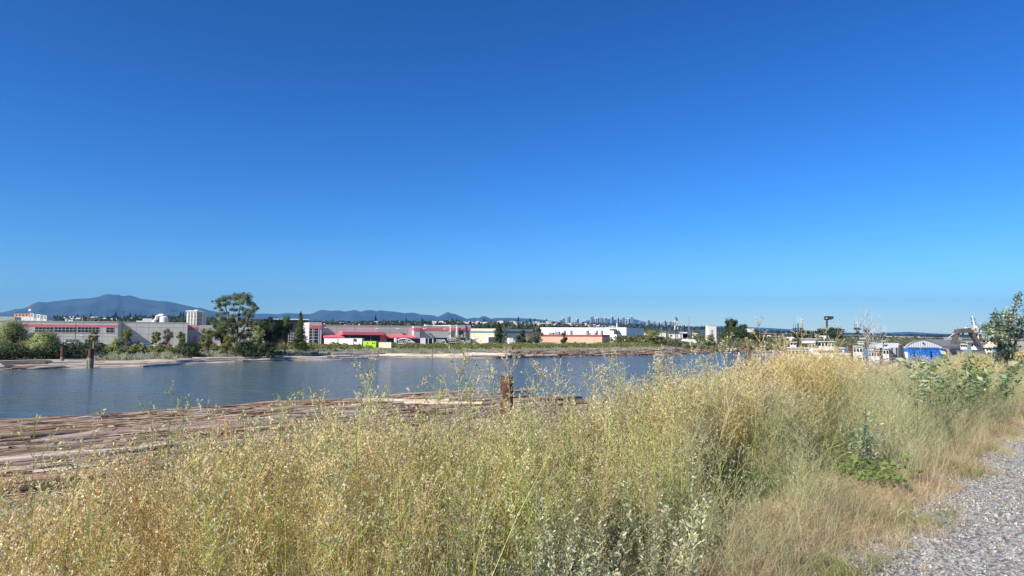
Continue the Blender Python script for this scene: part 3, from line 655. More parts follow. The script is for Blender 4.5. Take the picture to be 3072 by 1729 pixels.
# ---- salmon building, white plant
f7 = Facade(1746, 345, a5)
B = f7.root('salmon_building', 1700, 'long low salmon building with a rust red band in front of the white plant')
f7.body('wall', 1622, 1746, 1004.3, 22, M['pink'], B); a = MB(); f7.slab(a, 1621.8, 1004.2, 1746.3, 1010.2, .1, 22.3); a.build('band', M['brick'], B)
f7.body('end_wall', 1746, 1806, 1004.8, 18, M['pink'], B); a = MB(); f7.slab(a, 1746.4, 1004.6, 1806.2, 1010.4, .12, 18.3); a.build('band', M['brick'], B)
a = MB()
for x0, x1, y in ((1658, 1670, 995), (1640, 1652, 998), (1684, 1687, 992), (1704, 1707, 992), (1753, 1757, 992), (1781, 1784, 992), (1796, 1800, 992)): f7.slab(a, x0, y, x1, 1004.5, -4, 3)
f7.slab(a, 1761, 999, 1786, 1000.5, -3, 1); f7.slab(a, 1764, 1000, 1766, 1004.5, -3, 1); f7.slab(a, 1780, 1000, 1782, 1004.5, -3, 1)
a.build('roof_vents', M['steel'], B)
f8 = Facade(1879, 372, (.90, -.40))
B = f8.root('white_plant', 1800, 'big white corrugated plant with a grey shaded end, behind the salmon building')
f8.body('wall', 1622, 1879, 983, 42, M['white_metal'], B)
a = MB(); f8.slab(a, 1854, 982.8, 1879.2, 1040, .15, .5, zb=1.8); f8.slab(a, 1621.5, 982.8, 1648, 1040, .15, .5, zb=1.8); a.build('cream_cladding', M['conc'], B)
g = MB()
for i in range(40): x = 1650 + i * 5.1; f8.slab(g, x, 984, x + .5, 1010, .06, .05)
g.build('wall_ribs', M['wall2'], B)
a = MB(); f8.slab(a, 1806.5, 1003.5, 1862, 1030, 8, 7.9, zb=1.8); a.build('annex', M['conc'], B)
a = MB(); f8.slab(a, 1834, 988, 1849, 1003, 4, 4); a.build('roof_unit', M['white'], B)
a = MB(); f8.slab(a, 1848.5, 990, 1855, 1003, 5, 3); f8.slab(a, 1833, 987, 1856, 988, 5.2, 4); a.build('roof_stair', M['dsteel'], B)
a = MB(); f8.slab(a, 1843.6, 970, 1845.6, 984, -4, .5); a.build('flue', M['white'], B)
# ---- cream sheds, dome shelter, silo, masts
fs = Facade(1960, 420, (1, 0))
B = fs.root('shed', 1955, 'cream flat shed half hidden by the round tree right of the white plant', 'shed')
fs.body('wall', 1928, 1998, 996, 20, M['cream'], B); a = MB(); fs.slab(a, 1926, 994.8, 2000, 996.2, .5, 21); a.build('roof', M['roof'], B)
B = fs.root('shed', 2035, 'pale flat shed behind the white tarpaulin shelter', 'shed')
fs.body('wall', 2003, 2062, 1001, 18, M['conc'], B); a = MB(); fs.slab(a, 2002, 999.9, 2063, 1001.2, .4, 19); a.build('roof', M['roof'], B)
fs.body('upper_wall', 2048, 2062, 997, 8, M['white'], B)
fs.window(B, 2010, 1005, 2016, 1010, 1, 1)
p0 = P(2072, 1016, 345); B = empty('tarpaulin_shelter', (p0.x, p0.y, 2.3), 'white rounded tarpaulin shelter left of the silo', 'shelter')
mb = MB(); W_ = 46 / FPX * 345 / 2; prof = [(-W_, 0), (-W_ * .75, 1.6), (-W_ * .45, 2.9), (-W_ * .2, 3.4), (W_ * .5, 3.3), (W_ * .8, 2.0), (W_, 0)]
mb.prism([(p0.x + x, p0.y, 2.2 + z * 1.0) for x, z in prof], (0, 12, 0)); mb.build('cover', M['white'], B)
a = MB(); a.box((p0.x - 1, p0.y - .06, 2.2), 2.6, .1, 2.0); a.build('opening', M['wall2'], B)
p0 = P(2136, 977.5, 350); B = empty('silo', (p0.x, p0.y, 2.3), 'tall white square concrete silo with dark vertical slots', 'silo')
mb = MB(); mb.box((p0.x, p0.y + 2, 2), 4.15, 4, p0.z - 2, (1, .1)); mb.build('wall', M['conc'], B)
mb = MB(); mb.box((p0.x, p0.y + 2, p0.z), 4.4, 4.3, .35, (1, .1)); mb.build('roof_edge', M['wall2'], B)
for k in (-.35, .35): mb = MB(); mb.box((p0.x + k - .1, p0.y - .05, 4), .22, .1, p0.z - 6, (1, .1)); mb.build('slot', M['dsteel'], B)
mb = MB(); mb.box((p0.x + 2.4, p0.y - .3, 2), .35, .4, 3.6); mb.build('ladder', M['steel'], B)
def mast(px, yt, Y, r, label, name='antenna_mast', ant=None, m='steel', zb=2.3):
    tp = P(px, yt, Y); B = empty(name, (tp.x, tp.y, zb), label, 'mast'); H = tp.z - zb
    a = MB()
    for dx, dy in ((-r, -r), (r, -r), (0, r)): a.tube([(tp.x + dx, tp.y + dy, zb - .3), (tp.x + dx * .3, tp.y + dy * .3, tp.z)], .06 + r * .06, 5)
    n = int(H / 1.2)
    for i in range(n):
        z0 = zb + H * i / n; z1 = zb + H * (i + 1) / n; s0 = 1 - .7 * i / n; s1 = 1 - .7 * (i + 1) / n
        a.tube([(tp.x - r * s0, tp.y - r * s0, z0), (tp.x + r * s1, tp.y - r * s1, z1)], .04 + r * .03, 4); a.tube([(tp.x + r * s0, tp.y - r * s0, z0), (tp.x, tp.y + r * s1, z1)], .04 + r * .03, 4)
    a.build('lattice', M[m], B)
    if ant: ant(B, tp)
    return B
def cell(B, tp):
    rg = random.Random(4)
    for k in range(16):
        z = tp.z - .6 - rg.random() * 5.2; an = rg.random() * 6.28; r = .5 + rg.random() * .55
        a = MB(); q = Vector((tp.x + math.cos(an) * r, tp.y + math.sin(an) * r, z))
        if k % 3: a.box(q, .22, .16, 1.1); nm = 'antenna_panel'
        else: a.tube([q, q + Vector((0, -.22, 0))], [.32, .36], 12); nm = 'dish'
        a.build(nm, M['white'] if k % 2 else M['wall2'], B)
        if k % 4 == 0: a = MB(); a.tube([(tp.x, tp.y, z + .3), (q.x, q.y, z + .3)], .05, 4); a.build('bracket', M['dsteel'], B)
mast(2028.5, 951.5, 300, .7, 'cell tower crowded with white antennas and dishes left of the silo', 'cell_tower', cell, 'dsteel')
mast(2067, 948, 900, 1.2, 'thin pale lattice mast rising alone between cell tower and silo')
mast(2042, 985, 420, .35, 'short slim lattice mast right of the cell tower', 'radio_mast')
mast(1984, 985, 400, .4, 'short slim lattice mast left of the cell tower', 'radio_mast')
for px, yt, lb in ((372, 934.5, 'wide-armed power pylon above the office end'), (523, 931, 'wide-armed power pylon left of the white high-rise')):
    B = mast(px, yt - 2, 1500, 1.6, lb, 'power_pylon', None, 'dsteel', 30); tp = P(px, yt, 1500); a = MB()
    for dz, l in ((0, 8), (-3.2, 8.5)): a.tube([(tp.x - l, tp.y, tp.z + dz), (tp.x + l, tp.y, tp.z + dz)], .55, 5)
    a.build('cross_arm', M['dsteel'], B)
for px, yt in ((192, 910), ): pass
def lamp_post(px, yt, yb_z, Y, label, col='pole', arm=.0):
    tp = P(px, yt, Y); B = empty('lamp_post', (tp.x, tp.y, yb_z), label, 'lamp post', 'lamp posts in the far car park')
    a = MB(); a.tube([(tp.x, tp.y, yb_z - .3), tp], [.13, .08], 8); a.build('pole', M[col], B)
    a = MB(); a.box(tp + Vector((.3, 0, -.1)), 1.0, .35, .18); a.build('lamp_head', M[col], B)
lamp_post(228, 962, 2.3, 232, 'dark lamp post before the striped office windows'); lamp_post(592, 976, 2.3, 255, 'dark lamp post beside the red warehouse door')
lamp_post(1222, 973, 2.3, 262, 'thin lamp post rising behind the second red awning', 'steel')
# ---- bridge
pb = [P(2150, 1001, 640), P(2380, 1004, 700), P(2560, 1008.5, 760), P(2760, 1013.5, 830), P(2900, 1017.3, 900), P(3150, 1023, 1000)]
B = empty('road_bridge', (pb[0].x, pb[0].y, 2.3), 'long low white concrete bridge with an arch crossing the far river', 'bridge')
dk = MB(); gr = MB(); rl = MB()
for a_, b_ in zip(pb[:-1], pb[1:]):
    dv = (b_ - a_); ln = dv.length; nn = Vector((dv.y, -dv.x, 0)).normalized()
    dk.prism([a_ + nn * 5 + Vector((0, 0, -.1)), a_ - nn * 5 + Vector((0, 0, -.1)), a_ - nn * 5 + Vector((0, 0, -1.0)), a_ + nn * 5 + Vector((0, 0, -1.0))], dv)
    gr.prism([a_ + nn * 4.6 + Vector((0, 0, -1.6)), a_ + nn * 3.8 + Vector((0, 0, -1.6)), a_ + nn * 3.8 + Vector((0, 0, -3.6)), a_ + nn * 4.6 + Vector((0, 0, -3.6))], dv)
    rl.prism([a_ + nn * 5.05 + Vector((0, 0, .9)), a_ + nn * 4.9 + Vector((0, 0, .9)), a_ + nn * 4.9 + Vector((0, 0, .3)), a_ + nn * 5.05 + Vector((0, 0, .3))], dv)
dk.build('deck', M['dsteel'], B); gr.build('girder', M['bridge'], B); rl.build('parapet', M['bridge'], B)
for i in range(1, 26):
    f = i / 26 * 5; k = min(4, int(f)); q = pb[k].lerp(pb[k + 1], f - k); a = MB()
    a.box((q.x, q.y, -1), 1.8, 5, q.z - 1 - .2); a.build('pier', M['bridge'], B)
ar = MB(); c0 = P(2302, 1008, 655); R_ = 23 / FPX * 655 / 2; pts_ = [Vector((c0.x - R_ * math.cos(t_), c0.y - 4, .5 + (c0.z - .5) * math.sin(t_))) for t_ in np.linspace(.1, math.pi - .1, 14)]
ar.tube(pts_, .8, 6); ar.build('arch', M['conc'], B)
# low far-right sheds
for i, (x0, x1, y0, Y, m_, lb) in enumerate([(2304, 2322, 1000, 900, 'brick', 'red-roofed far building left of the boat masts'), (2676, 2760, 1008.5, 1050, 'conc', 'long white far building behind the bridge'), (2720, 2765, 1021, 620, 'conc', 'low white building behind the boathouse roof'), (2860, 2885, 1012, 1100, 'white', 'small white far building left of the gantry'), (2765, 2800, 1012, 1200, 'shipwhite', 'pale far building above the bridge line'), (2215, 2262, 985, 1500, 'conc', 'white stepped far building behind the tall poplars')]):
    f_ = Facade(x0, Y, (1, 0)); B = f_.root('far_building', x0, lb); f_.body('wall', x0, x1, y0 + 1, 25, M[m_], B)
    a = MB(); f_.slab(a, x0 - .4, y0, x1 + .4, y0 + 1, .5, 26); a.build('roof', M['roof'] if i else M['brick'], B)
    for k in range(3): x = x0 + (x1 - x0) * (.15 + .3 * k); f_.window(B, x, y0 + 2.5, x + (x1 - x0) * .12, y0 + 4.5, 2, 1)

# ------------------------------------------------------------------ trees and shrubs on the far bank
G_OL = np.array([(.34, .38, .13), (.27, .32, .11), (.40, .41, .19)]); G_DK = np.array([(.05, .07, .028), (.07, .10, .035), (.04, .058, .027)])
G_GR = np.array([(.19, .20, .14), (.23, .24, .17), (.16, .17, .11)]); G_YL = np.array([(.20, .21, .045), (.16, .18, .045), (.24, .22, .07)])
G_MD = np.array([(.11, .16, .05), (.14, .19, .065), (.09, .13, .045)])
def ptree(x0, x1, yt, Y, label, zb=2.0, **k):
    c = P((x0 + x1) / 2, yt, Y); W = (x1 - x0) / FPX * Y
    return tree(k.pop('name', 'tree'), (c.x, c.y, zb), c.z - zb, W, label, **k)
# willow at the left edge
ptree(-30, 105, 963, 160, 'big olive-green willow at the left edge of the far bank', zb=.9, name='willow_tree', kind='bush', n=17000, ls=.30, col=G_OL, seed=31, trunk_frac=.2, nclump=44)
ptree(85, 195, 995, 158, 'lower rounded willow bush beside the big willow', zb=.9, name='willow_tree', kind='bush', n=10000, ls=.29, col=G_OL, seed=32, trunk_frac=.2, nclump=32)
ptree(325, 385, 1013, 172, 'leafy green shrub below the office corner on the far bank', zb=1.0, name='shrub', kind='bush', n=2600, ls=.36, col=G_OL, seed=33, trunk_frac=.15, nclump=16)
# the tall cottonwood: built limb by limb
def cottonwood():
    rng = np.random.default_rng(77); Y = 190
    c = P(708, 1050, Y); base = (c.x, c.y, 1.2); t = empty('cottonwood_tree', base, 'tallest tree, an open-crowned cottonwood with forked bare limbs', 'tree')
    lim = MB(); clumps = []
    W = lambda px, py, dy=0.0: Vector((P(px, py, Y + dy)))
    def limb(pts, r0, r1):
        v = [W(*p) for p in pts]; lim.tube(v, [r0 + (r1 - r0) * i / (len(v) - 1) for i in range(len(v))], 7)
    limb([(706, 1052), (702, 1022), (697, 1000), (690, 975), (684, 950), (676, 920, 1), (668, 900, 1)], .42, .08)
    limb([(709, 1052), (710, 1018), (713, 990), (711, 962), (718, 935), (722, 910, -1)], .40, .08)
    limb([(712, 1052), (722, 1010), (736, 978), (742, 952), (752, 930, 2)], .32, .07)
    limb([(700, 1005), (688, 985), (670, 962), (660, 935, -2)], .2, .05)
    limb([(711, 965), (700, 935), (699, 905)], .18, .04); limb([(738, 972), (752, 955), (764, 938)], .14, .04)
    limb([(697, 1000), (680, 990), (664, 984)], .14, .04)
    for px, py, r in [(722, 888, 12), (735, 889, 12), (706, 892, 13), (690, 893, 11), (676, 896, 11), (664, 899, 9), (654, 904, 9), (748, 898, 11), (745, 908, 10), (758, 914, 10), (768, 918, 8), (772, 925, 6), (765, 930, 8), (756, 938, 9), (744, 932, 10), (652, 912, 7), (660, 918, 8), (672, 914, 8), (686, 909, 9), (700, 912, 8), (714, 908, 10), (728, 906, 10), (664, 930, 7), (672, 938, 6), (684, 940, 7), (694, 928, 6), (706, 930, 7), (722, 926, 8), (733, 942, 8), (746, 950, 9), (735, 960, 9), (757, 950, 7), (720, 958, 6), (690, 955, 8), (700, 962, 8), (684, 968, 8), (694, 975, 9), (748, 966, 9), (740, 976, 8), (755, 978, 8), (718, 978, 7), (704, 985, 8), (745, 992, 8), (726, 995, 7), (756, 1004, 8), (738, 1008, 8), (690, 994, 9), (640, 905, 4), (648, 925, 5), (728, 880, 5), (700, 884, 6), (655, 945, 8), (665, 955, 9), (675, 975, 10), (668, 990, 11), (685, 985, 10), (700, 998, 11), (715, 1005, 11), (730, 1012, 12), (745, 1006, 10), (760, 990, 9), (766, 968, 7), (710, 975, 8), (728, 972, 8), (655, 1000, 10), (675, 1010, 12), (700, 1018, 12), (760, 1018, 10), (715, 945, 7), (703, 947, 7)]:
        q = W(px + 3 * rng.normal(), py, 6 * rng.normal() * .5); R = r / FPX * Y; clumps.append((q.x, q.y, q.z, R * 1.2, R * 1.5, R * .95))
    q, cc = crown(clumps, 17000, .32, np.array([(.16, .19, .085), (.12, .155, .07), (.21, .23, .13)]), rng=rng); quad_mesh('crown', q, cc, LEAF, t, base)
    lim.build('trunk', pm('pale_cottonwood_bark', (.24, .21, .17), .9, .2, 2), t)
cottonwood()
ptree(597, 655, 984, 188, 'olive shrub tree at the left foot of the cottonwood', zb=1.4, kind='round', n=3200, ls=.40, col=G_OL * .8, seed=41, trunk_frac=.12, nclump=20)
ptree(640, 700, 952, 192, 'green leafy tree against the left limbs of the cottonwood', zb=1.4, kind='round', n=3800, ls=.42, col=G_MD, seed=42, trunk_frac=.25, nclump=22)
ptree(660, 706, 1005, 184, 'bright green low tree under the cottonwood', zb=1.4, kind='round', n=1900, ls=.38, col=G_YL, seed=43, trunk_frac=.1, nclump=14)
ptree(745, 800, 976, 186, 'brownish green tree between cottonwood and dark tree', zb=1.4, kind='round', n=2800, ls=.40, col=G_OL * .75, seed=44, trunk_frac=.1, nclump=18)
ptree(772, 862, 942, 190, 'broad dense dark green tree right of the cottonwood', zb=1.4, kind='round', n=12000, ls=.34, col=G_DK, seed=45, trunk_frac=.12, nclump=30, gaps=1.05)
ptree(838, 880, 947, 196, 'lighter green tree peeking out right of the dark tree', zb=1.4, kind='round', n=2600, ls=.42, col=G_MD, seed=46, trunk_frac=.3, nclump=16)
ptree(877, 929, 936, 212, 'tapering green poplar left of the tall entrance windows', zb=2.0, kind='cone', n=8000, ls=.34, col=G_MD, seed=47, trunk_frac=.06, nclump=18, name='poplar_tree')
ptree(690, 780, 1022, 180, 'dark shrub thicket below the cottonwood', zb=1.0, kind='bush', n=3600, ls=.38, col=G_DK * 1.2, seed=48, nclump=20, name='shrub')
ptree(760, 850, 1026, 182, 'dark shrub thicket below the dense dark tree', zb=1.0, kind='bush', n=3400, ls=.38, col=G_DK, seed=49, nclump=20, name='shrub')
ptree(518, 618, 1026, 176, 'low wide dark shrub left of the cottonwood group', zb=1.0, kind='bush', n=4000, ls=.36, col=G_DK * 1.1, seed=50, nclump=24, name='shrub')
st_trees = [(265, 298, 993, 'small yellow-green street tree before the lower office windows', G_YL), (364, 398, 988, 'small street tree with a round crown right of the office corner', G_YL), (455, 486, 991, 'small green street tree before the plain warehouse, left of the grey one', G_YL), (484, 522, 984, 'thin grey-leaved street tree before the plain warehouse', G_GR), (529, 560, 993, 'bushy yellow street tree near the end of the plain warehouse', G_YL)]
for i, (x0, x1, yt, lb, cl) in enumerate(st_trees):
    ptree(x0, x1, yt, 222, lb, zb=2.2, kind='round', n=2200, ls=.30, col=cl, seed=60 + i, trunk_frac=.28, nclump=18, group='street trees in the far car park', name='street_tree')
more = [(1480, 1511, 966, 300, 'column', G_DK * 1.3, 'slim dark columnar poplar before the cream building', 3400, 16), (1506, 1528, 989, 296, 'cone', G_MD * .8, 'small pointed tree right of the columnar poplar', 1500, 10), (1547, 1582, 988, 300, 'round', G_DK, 'dark round tree left of the thin grey-green tree', 2000, 14), (1584, 1634, 972, 302, 'round', G_GR * .8, 'thin grey-green open tree before the salmon building', 1700, 16), (1574, 1600, 1010, 296, 'round', G_OL, 'small olive tree at the foot of the grey-green tree', 900, 10), (1678, 1705, 996, 318, 'round', G_DK * 1.2, 'small dark tree before the salmon building', 1200, 10), (1918, 1996, 988, 330, 'round', G_OL * .8, 'broad olive tree right of the white plant', 4200, 22), (1990, 2018, 1003, 380, 'cone', G_MD, 'small conical tree right of the cream shed', 700, 8), (2104, 2152, 1002, 335, 'round', G_OL * .8, 'low olive tree at the foot of the silo', 2200, 14), (2120, 2132, 987, 380, 'column', G_OL, 'yellow-green slim tree left of the silo', 500, 8), (2080, 2104, 992, 480, 'round', G_DK, 'dark round tree left of the silo', 700, 8),
        (2168, 2206, 954, 430, 'round', G_MD * .75, 'left and tallest broad tree right of the silo', 4200, 22), (2188, 2228, 958, 434, 'round', G_MD * .8, 'second broad tree right of the silo, just behind the tallest', 4200, 22), (2210, 2250, 972, 438, 'round', G_MD * .7, 'third and lower broad tree right of the silo', 3200, 20), (2150, 2262, 982, 425, 'bush', G_DK * 1.3, 'wide dark thicket under the broad trees right of the silo', 6500, 30), (2226, 2300, 994, 420, 'bush', G_MD * .8, 'green thicket right of the broad tree group', 3500, 18), (2145, 2185, 1008, 420, 'bush', G_MD * .8, 'low thicket between silo and poplars', 1400, 12),
        (2322, 2348, 995, 480, 'cone', G_DK, 'dark conifer beside the bridge arch', 1500, 12), (2306, 2374, 1012, 470, 'bush', G_DK, 'dark thicket around the conifer beside the bridge arch', 3000, 18), (2346, 2362, 1003, 480, 'cone', G_DK, 'smaller conifer right of the one at the bridge arch', 700, 8)]
for i, (x0, x1, yt, Y, kd, cl, lb, n, nc) in enumerate(more):
    ptree(x0, x1, yt, Y, lb, zb=2.0, kind=kd, n=n, ls=.5 if Y < 400 else .75, col=cl, seed=80 + i, trunk_frac=.1, nclump=nc, name='poplar_tree' if 'poplar' in lb else 'tree')
for i, (x0, x1, yt) in enumerate([(2360, 2400, 992), (2392, 2432, 988), (2424, 2462, 990), (2446, 2486, 984)]):
    ptree(x0, x1, yt, 560, 'dark tree in the row left of the huge dome-shaped tree', zb=2, kind='round', n=1500, ls=1.1, col=G_DK, seed=120 + i, trunk_frac=.05, nclump=14, group='dark tree row behind the masts')
ptree(2456, 2532, 978, 545, 'huge dome-shaped dark tree behind the tallest boat mast', zb=2, kind='round', n=5200, ls=1.2, col=G_DK * .9, seed=130, trunk_frac=.03, nclump=34, gaps=1.15)
for i, (x0, x1, yt) in enumerate([(2612, 2628, 1007), (2628, 2644, 1010), (2656, 2676, 1012), (2674, 2686, 1010), (2688, 2698, 1012), (2702, 2716, 1016), (2718, 2732, 1014), (2740, 2752, 1008)]):
    ptree(x0, x1, yt, 640, 'small dark green tree in the row before the bridge', zb=1.6, kind='column', n=420, ls=1.1, col=G_DK * 1.2, seed=140 + i, trunk_frac=.08, nclump=8, group='tree row before the bridge')
for i, (x0, x1, yt, Y) in enumerate([(2706, 2752, 1003, 1300), (2790, 2832, 1007, 1350), (2836, 2870, 1009, 1350)]):
    ptree(x0, x1, yt, Y, ['dark tree clump above the bridge left of the boathouse ridge', 'dark tree clump above the bridge over the boathouse', 'dark tree clump above the bridge left of the gantry'][i], zb=2, kind='bush', n=700, ls=2.2, col=G_DK, seed=150 + i, nclump=12)
# ---- bramble bank and marsh grass along the far shore (nobody could count it)
def strip(name, x0, x1, v0, v1, n, hfun, ls, cl, seed, label, cat, blade=False, wfun=None):
    rng = np.random.default_rng(seed); Q = []; C = []
    px = rng.uniform(x0, x1, n); vv = rng.uniform(v0, v1, n)
    tab_x = np.arange(x0, x1 + 12, 10.0); tab = np.array([tuple(shore_at(x)[0][:2]) for x in tab_x])
    sx = np.interp(px, tab_x, tab[:, 0]); sy = np.interp(px, tab_x, tab[:, 1])
    X = sx + INL.x * vv; Y = sy + INL.y * vv; zb = np.interp(vv, VO, VZ)
    h = hfun(px, vv); u = rng.random(n) ** (.6)
    if blade:
        c = np.stack([X, Y, zb + h * .5], 1); d = np.stack([.25 * rng.normal(size=n), .25 * rng.normal(size=n), np.ones(n)], 1); d /= np.linalg.norm(d, axis=1)[:, None]
        q = rhomb(c, d, h * (.7 + .6 * rng.random(n)), ls * (.6 + .8 * rng.random(n)), rng)
    else:
        c = np.stack([X, Y, zb + h * u], 1); nm = np.array([-.1, -.5, .7]) + .75 * rdir(n, rng); q = rhomb_n(c, nm / np.linalg.norm(nm, axis=1, keepdims=True), ls * (.6 + .8 * rng.random(n)), ls * (.5 + .6 * rng.random(n)), rng)
    cc = cols(n, cl, .2, rng) * (1 + .22 * np.sin(px * .11 + seed) * np.sin(px * .037))[:, None]
    tag(quad_mesh(name, q, np.clip(cc, .004, .6), LEAF), label, cat, kind='stuff')
hb = lambda px, v: np.clip((1.55 + .35 * np.sin(px * .07) + .3 * np.sin(px * .19 + 1) + .2 * np.sin(px * .41)) * np.clip(1.15 - ((v - 42) / 12) ** 2, .25, 1), .3, 4)
strip('bramble_bank', 190, 2150, 33, 52, 60000, hb, .55, np.array([(.16, .20, .05), (.21, .23, .06), (.12, .145, .05), (.24, .20, .08)]), 201, 'tangled green bramble bank along the top of the far shore', 'brambles')
strip('marsh_grass', 230, 2280, 15, 34, 42000, lambda px, v: .75 + .25 * np.sin(px * .13) + .2 * np.sin(px * .33 + v), .16, np.array([(.40, .41, .28), (.33, .37, .23), (.48, .46, .33), (.26, .30, .17)]), 202, 'grey-green marsh grass between the driftwood and the brambles', 'marsh grass', True)
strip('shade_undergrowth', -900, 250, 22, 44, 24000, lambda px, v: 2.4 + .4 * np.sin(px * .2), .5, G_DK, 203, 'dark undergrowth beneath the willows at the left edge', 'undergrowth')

strip('harbour_brush', 2140, 2960, 2, 190, 42000, lambda px, v: (2.2 + 1.1 * np.sin(px * .05) + .8 * np.sin(px * .017 + v * .05)) * np.clip(.4 + v / 60, .4, 1.3), 1.5, np.array([(.10, .13, .05), (.15, .17, .07), (.07, .09, .04), (.22, .19, .11)]), 204, 'mixed green and brown brush on the flat land beyond the harbour', 'brush')
# ------------------------------------------------------------------ parked cars
def make_car(paint, label, suv=False):
    t = empty('parked_car', (0, 0, 0), label, 'car', 'cars parked behind the far bank'); L_ = 4.6; hh = .25 if suv else 0
    pr = [(-2.3, .35), (-2.3, .78), (-2.15, .88 + hh * .5), (-1.55, .95 + hh * .5), (-.95, 1.42 + hh), (.55, 1.46 + hh), (1.15, 1.0 + hh * .4), (2.1, .84 + hh * .3), (2.3, .7), (2.3, .35)]
    if suv: pr[3] = (-1.95, 1.0); pr[4] = (-1.75, 1.66)
    a = MB(); a.prism([(x, -.85, z) for x, z in pr], (0, 1.7, 0)); a.build('body', paint, t)
    g = MB()
    for s in (-1, 1):
        if s == 1: g.build('window', M['glass'], t); g = MB()
        g.prism([(pr[3][0] + .25, s * .86, 1.0), (pr[4][0] + .12, s * .80, pr[4][1] - .08), (.5, s * .80, 1.38 + hh), (1.0, s * .86, 1.0)], (0, s * .02, 0))
    g.build('window', M['glass'], t); g = MB(); g.prism([(1.16, -.7, 1.02 + hh * .4), (.6, -.65, 1.44 + hh), (.6, .65, 1.44 + hh), (1.16, .7, 1.02 + hh * .4)], (.03, 0, .03)); g.build('window', M['glass'], t)
    for x in (-1.4, 1.4):
        for s in (-1, 1):
            wm = MB(); wm.tube([(x, s * .72, .33), (x, s * .92, .33)], .33, 12); wh = wm.build('wheel', M['tyre'], t)
    return t
pw = pm('car_white', (.75, .75, .75), .3, .02, 1); pd = pm('car_navy', (.02, .025, .045), .25, .1, 1); ps = pm('car_silver', (.45, .46, .48), .3, .02, 1, metal=.5); pk = pm('car_black', (.012, .012, .014), .25, .1, 1)
cars = [(218, pw, True, 'white suv parked in front of the lower office windows'), (237, ps, False, 'silver car nose to nose with the white suv'), (278, pk, False, 'black car half hidden behind the hedge under the office windows'), (300, pd, False, 'navy car near the office corner hidden by the hedge'), (400, pd, True, 'navy suv at the left end of the row before the plain warehouse'), (423, pw, False, 'white car second in the row before the plain warehouse'), (441, ps, False, 'silver grey car in the middle of the row before the plain warehouse'), (457, pk, False, 'black car behind the silver grey one in the row'), (474, pw, False, 'white car near the small door of the plain warehouse'), (494, pd, True, 'dark blue suv at the right end of the row by the red door'), (553, pw, False, 'white car under the yellow street tree')]
for i, (px, m_, suv, lb) in enumerate(cars):
    c = make_car(m_, lb, suv); q = P(px, 1040, 226 + (i % 2) * 4); c.location = (q.x, q.y, 2.3); c.rotation_euler = (0, 0, .45 + (math.pi if i % 3 == 1 else 0) + .1 * math.sin(i * 3))

# ------------------------------------------------------------------ trailers and boxes before the canopies
ft = Facade(1030, 243, (.99, -.12))
def boxunit(name, x0, x1, yt, dep, mats, label, cat='trailer', zb=2.5, wheels=True, group=None):
    B = ft.root(name, (x0 + x1) / 2, label, cat, group); a = MB(); ft.slab(a, x0, yt, x1, 0, 0, dep, zb=zb + .9 if wheels else zb); a.build('body', mats, B)
    a = MB(); ft.slab(a, x0 + .3, yt - .1, x1 - .3, yt + .8, .04, dep + .08); a.build('top_rail', M['steel'], B)
    if wheels:
        for f in (.15, .22, .85, .92):
            q = ft.pt(ft.u(x0 + (x1 - x0) * f), zb + .2, 0); w_ = MB(); w_.tube([q, q - ft.n * .35], .5, 12); w_.build('wheel', M['tyre'], B)
        a = MB(); ft.slab(a, x0, 0, x1, 0, 0, .01, zb=0) if False else None
        q = ft.pt(ft.u((x0 + x1) / 2), zb + .65, -dep / 2); b_ = MB(); b_.box(q, abs(ft.u(x1) - ft.u(x0)) * .96, .9, .24, ft.a); b_.build('chassis', M['dsteel'], B)
    return B
boxunit('cargo_trailer', 973, 1013, 1015, 2.5, M['white'], 'white box trailer at the left under the sloped red awning')
boxunit('cargo_trailer', 1016, 1060, 1014.6, 2.5, M['white'], 'white box trailer in the middle before the big red canopy')
B = boxunit('cargo_trailer', 1062, 1086, 1014.8, 2.5, M['white'], 'short white refrigerated trailer with a dark cooling unit on its end')
a = MB(); ft.slab(a, 1062.5, 1017, 1069, 1024, .3, .3); a.build('cooling_unit', M['dark'], B)
B = boxunit('generator_box', 1090, 1128, 1023.5, 2.2, M['lime'], 'lime green machine box in front of the dark loading bay', 'machine box', zb=2.3, wheels=False)
for x in (1102, 1117, 1122): a = MB(); ft.slab(a, x, 1028, x + 3, 1032, .06, .1); a.build('grille', M['dark'], B)
boxunit('low_wall', 1137, 1174, 1026.5, .6, M['cream'], 'low tan wall between the lime box and the black trailer', 'wall', zb=2.3, wheels=False)
wtxt = pm('white_vinyl', (.8, .8, .8), .5, .02, 1)
def lettering(f, text, x0, x1, yt, yb, par, out=.06):
    cu = bpy.data.curves.new('lettering', 'FONT'); cu.body = text; cu.size = 1.0; cu.extrude = .02; cu.offset = .012; cu.materials.append(wtxt)
    o = bpy.data.objects.new('lettering', cu); COL.objects.link(o)
    bpy.context.view_layer.update(); wd = max(.1, o.dimensions.x)
    u0, u1 = f.u(x0), f.u(x1); xm = (x0 + x1) / 2; zb = f.z(xm, yb); zt = f.z(xm, yt)
    me = bpy.data.meshes.new_from_object(o); me.materials.clear(); me.materials.append(wtxt); bpy.data.objects.remove(o); o = bpy.data.objects.new('lettering', me); COL.objects.link(o)
    o.parent = par; q = f.pt(u0, zb, out); o.location = q - par.location
    o.rotation_euler = (math.pi / 2, 0, math.atan2(f.a.y, f.a.x)); o.scale = ((u1 - u0) / wd, (zt - zb) / .72, 1)
def arc(f, par, pts_, r, name='curved_stripe'):
    a = MB(); a.tube([f.pt(f.u(x), f.z(x, y), .05) for x, y in pts_], r, 4); a.build(name, wtxt, par)
ft = Facade(1290, 263, (.965, .26))
B = boxunit('race_trailer', 1185, 1259, 1015, 2.5, M['black'], 'black trailer with white lettering and a sweeping arc, left one', 'trailer')
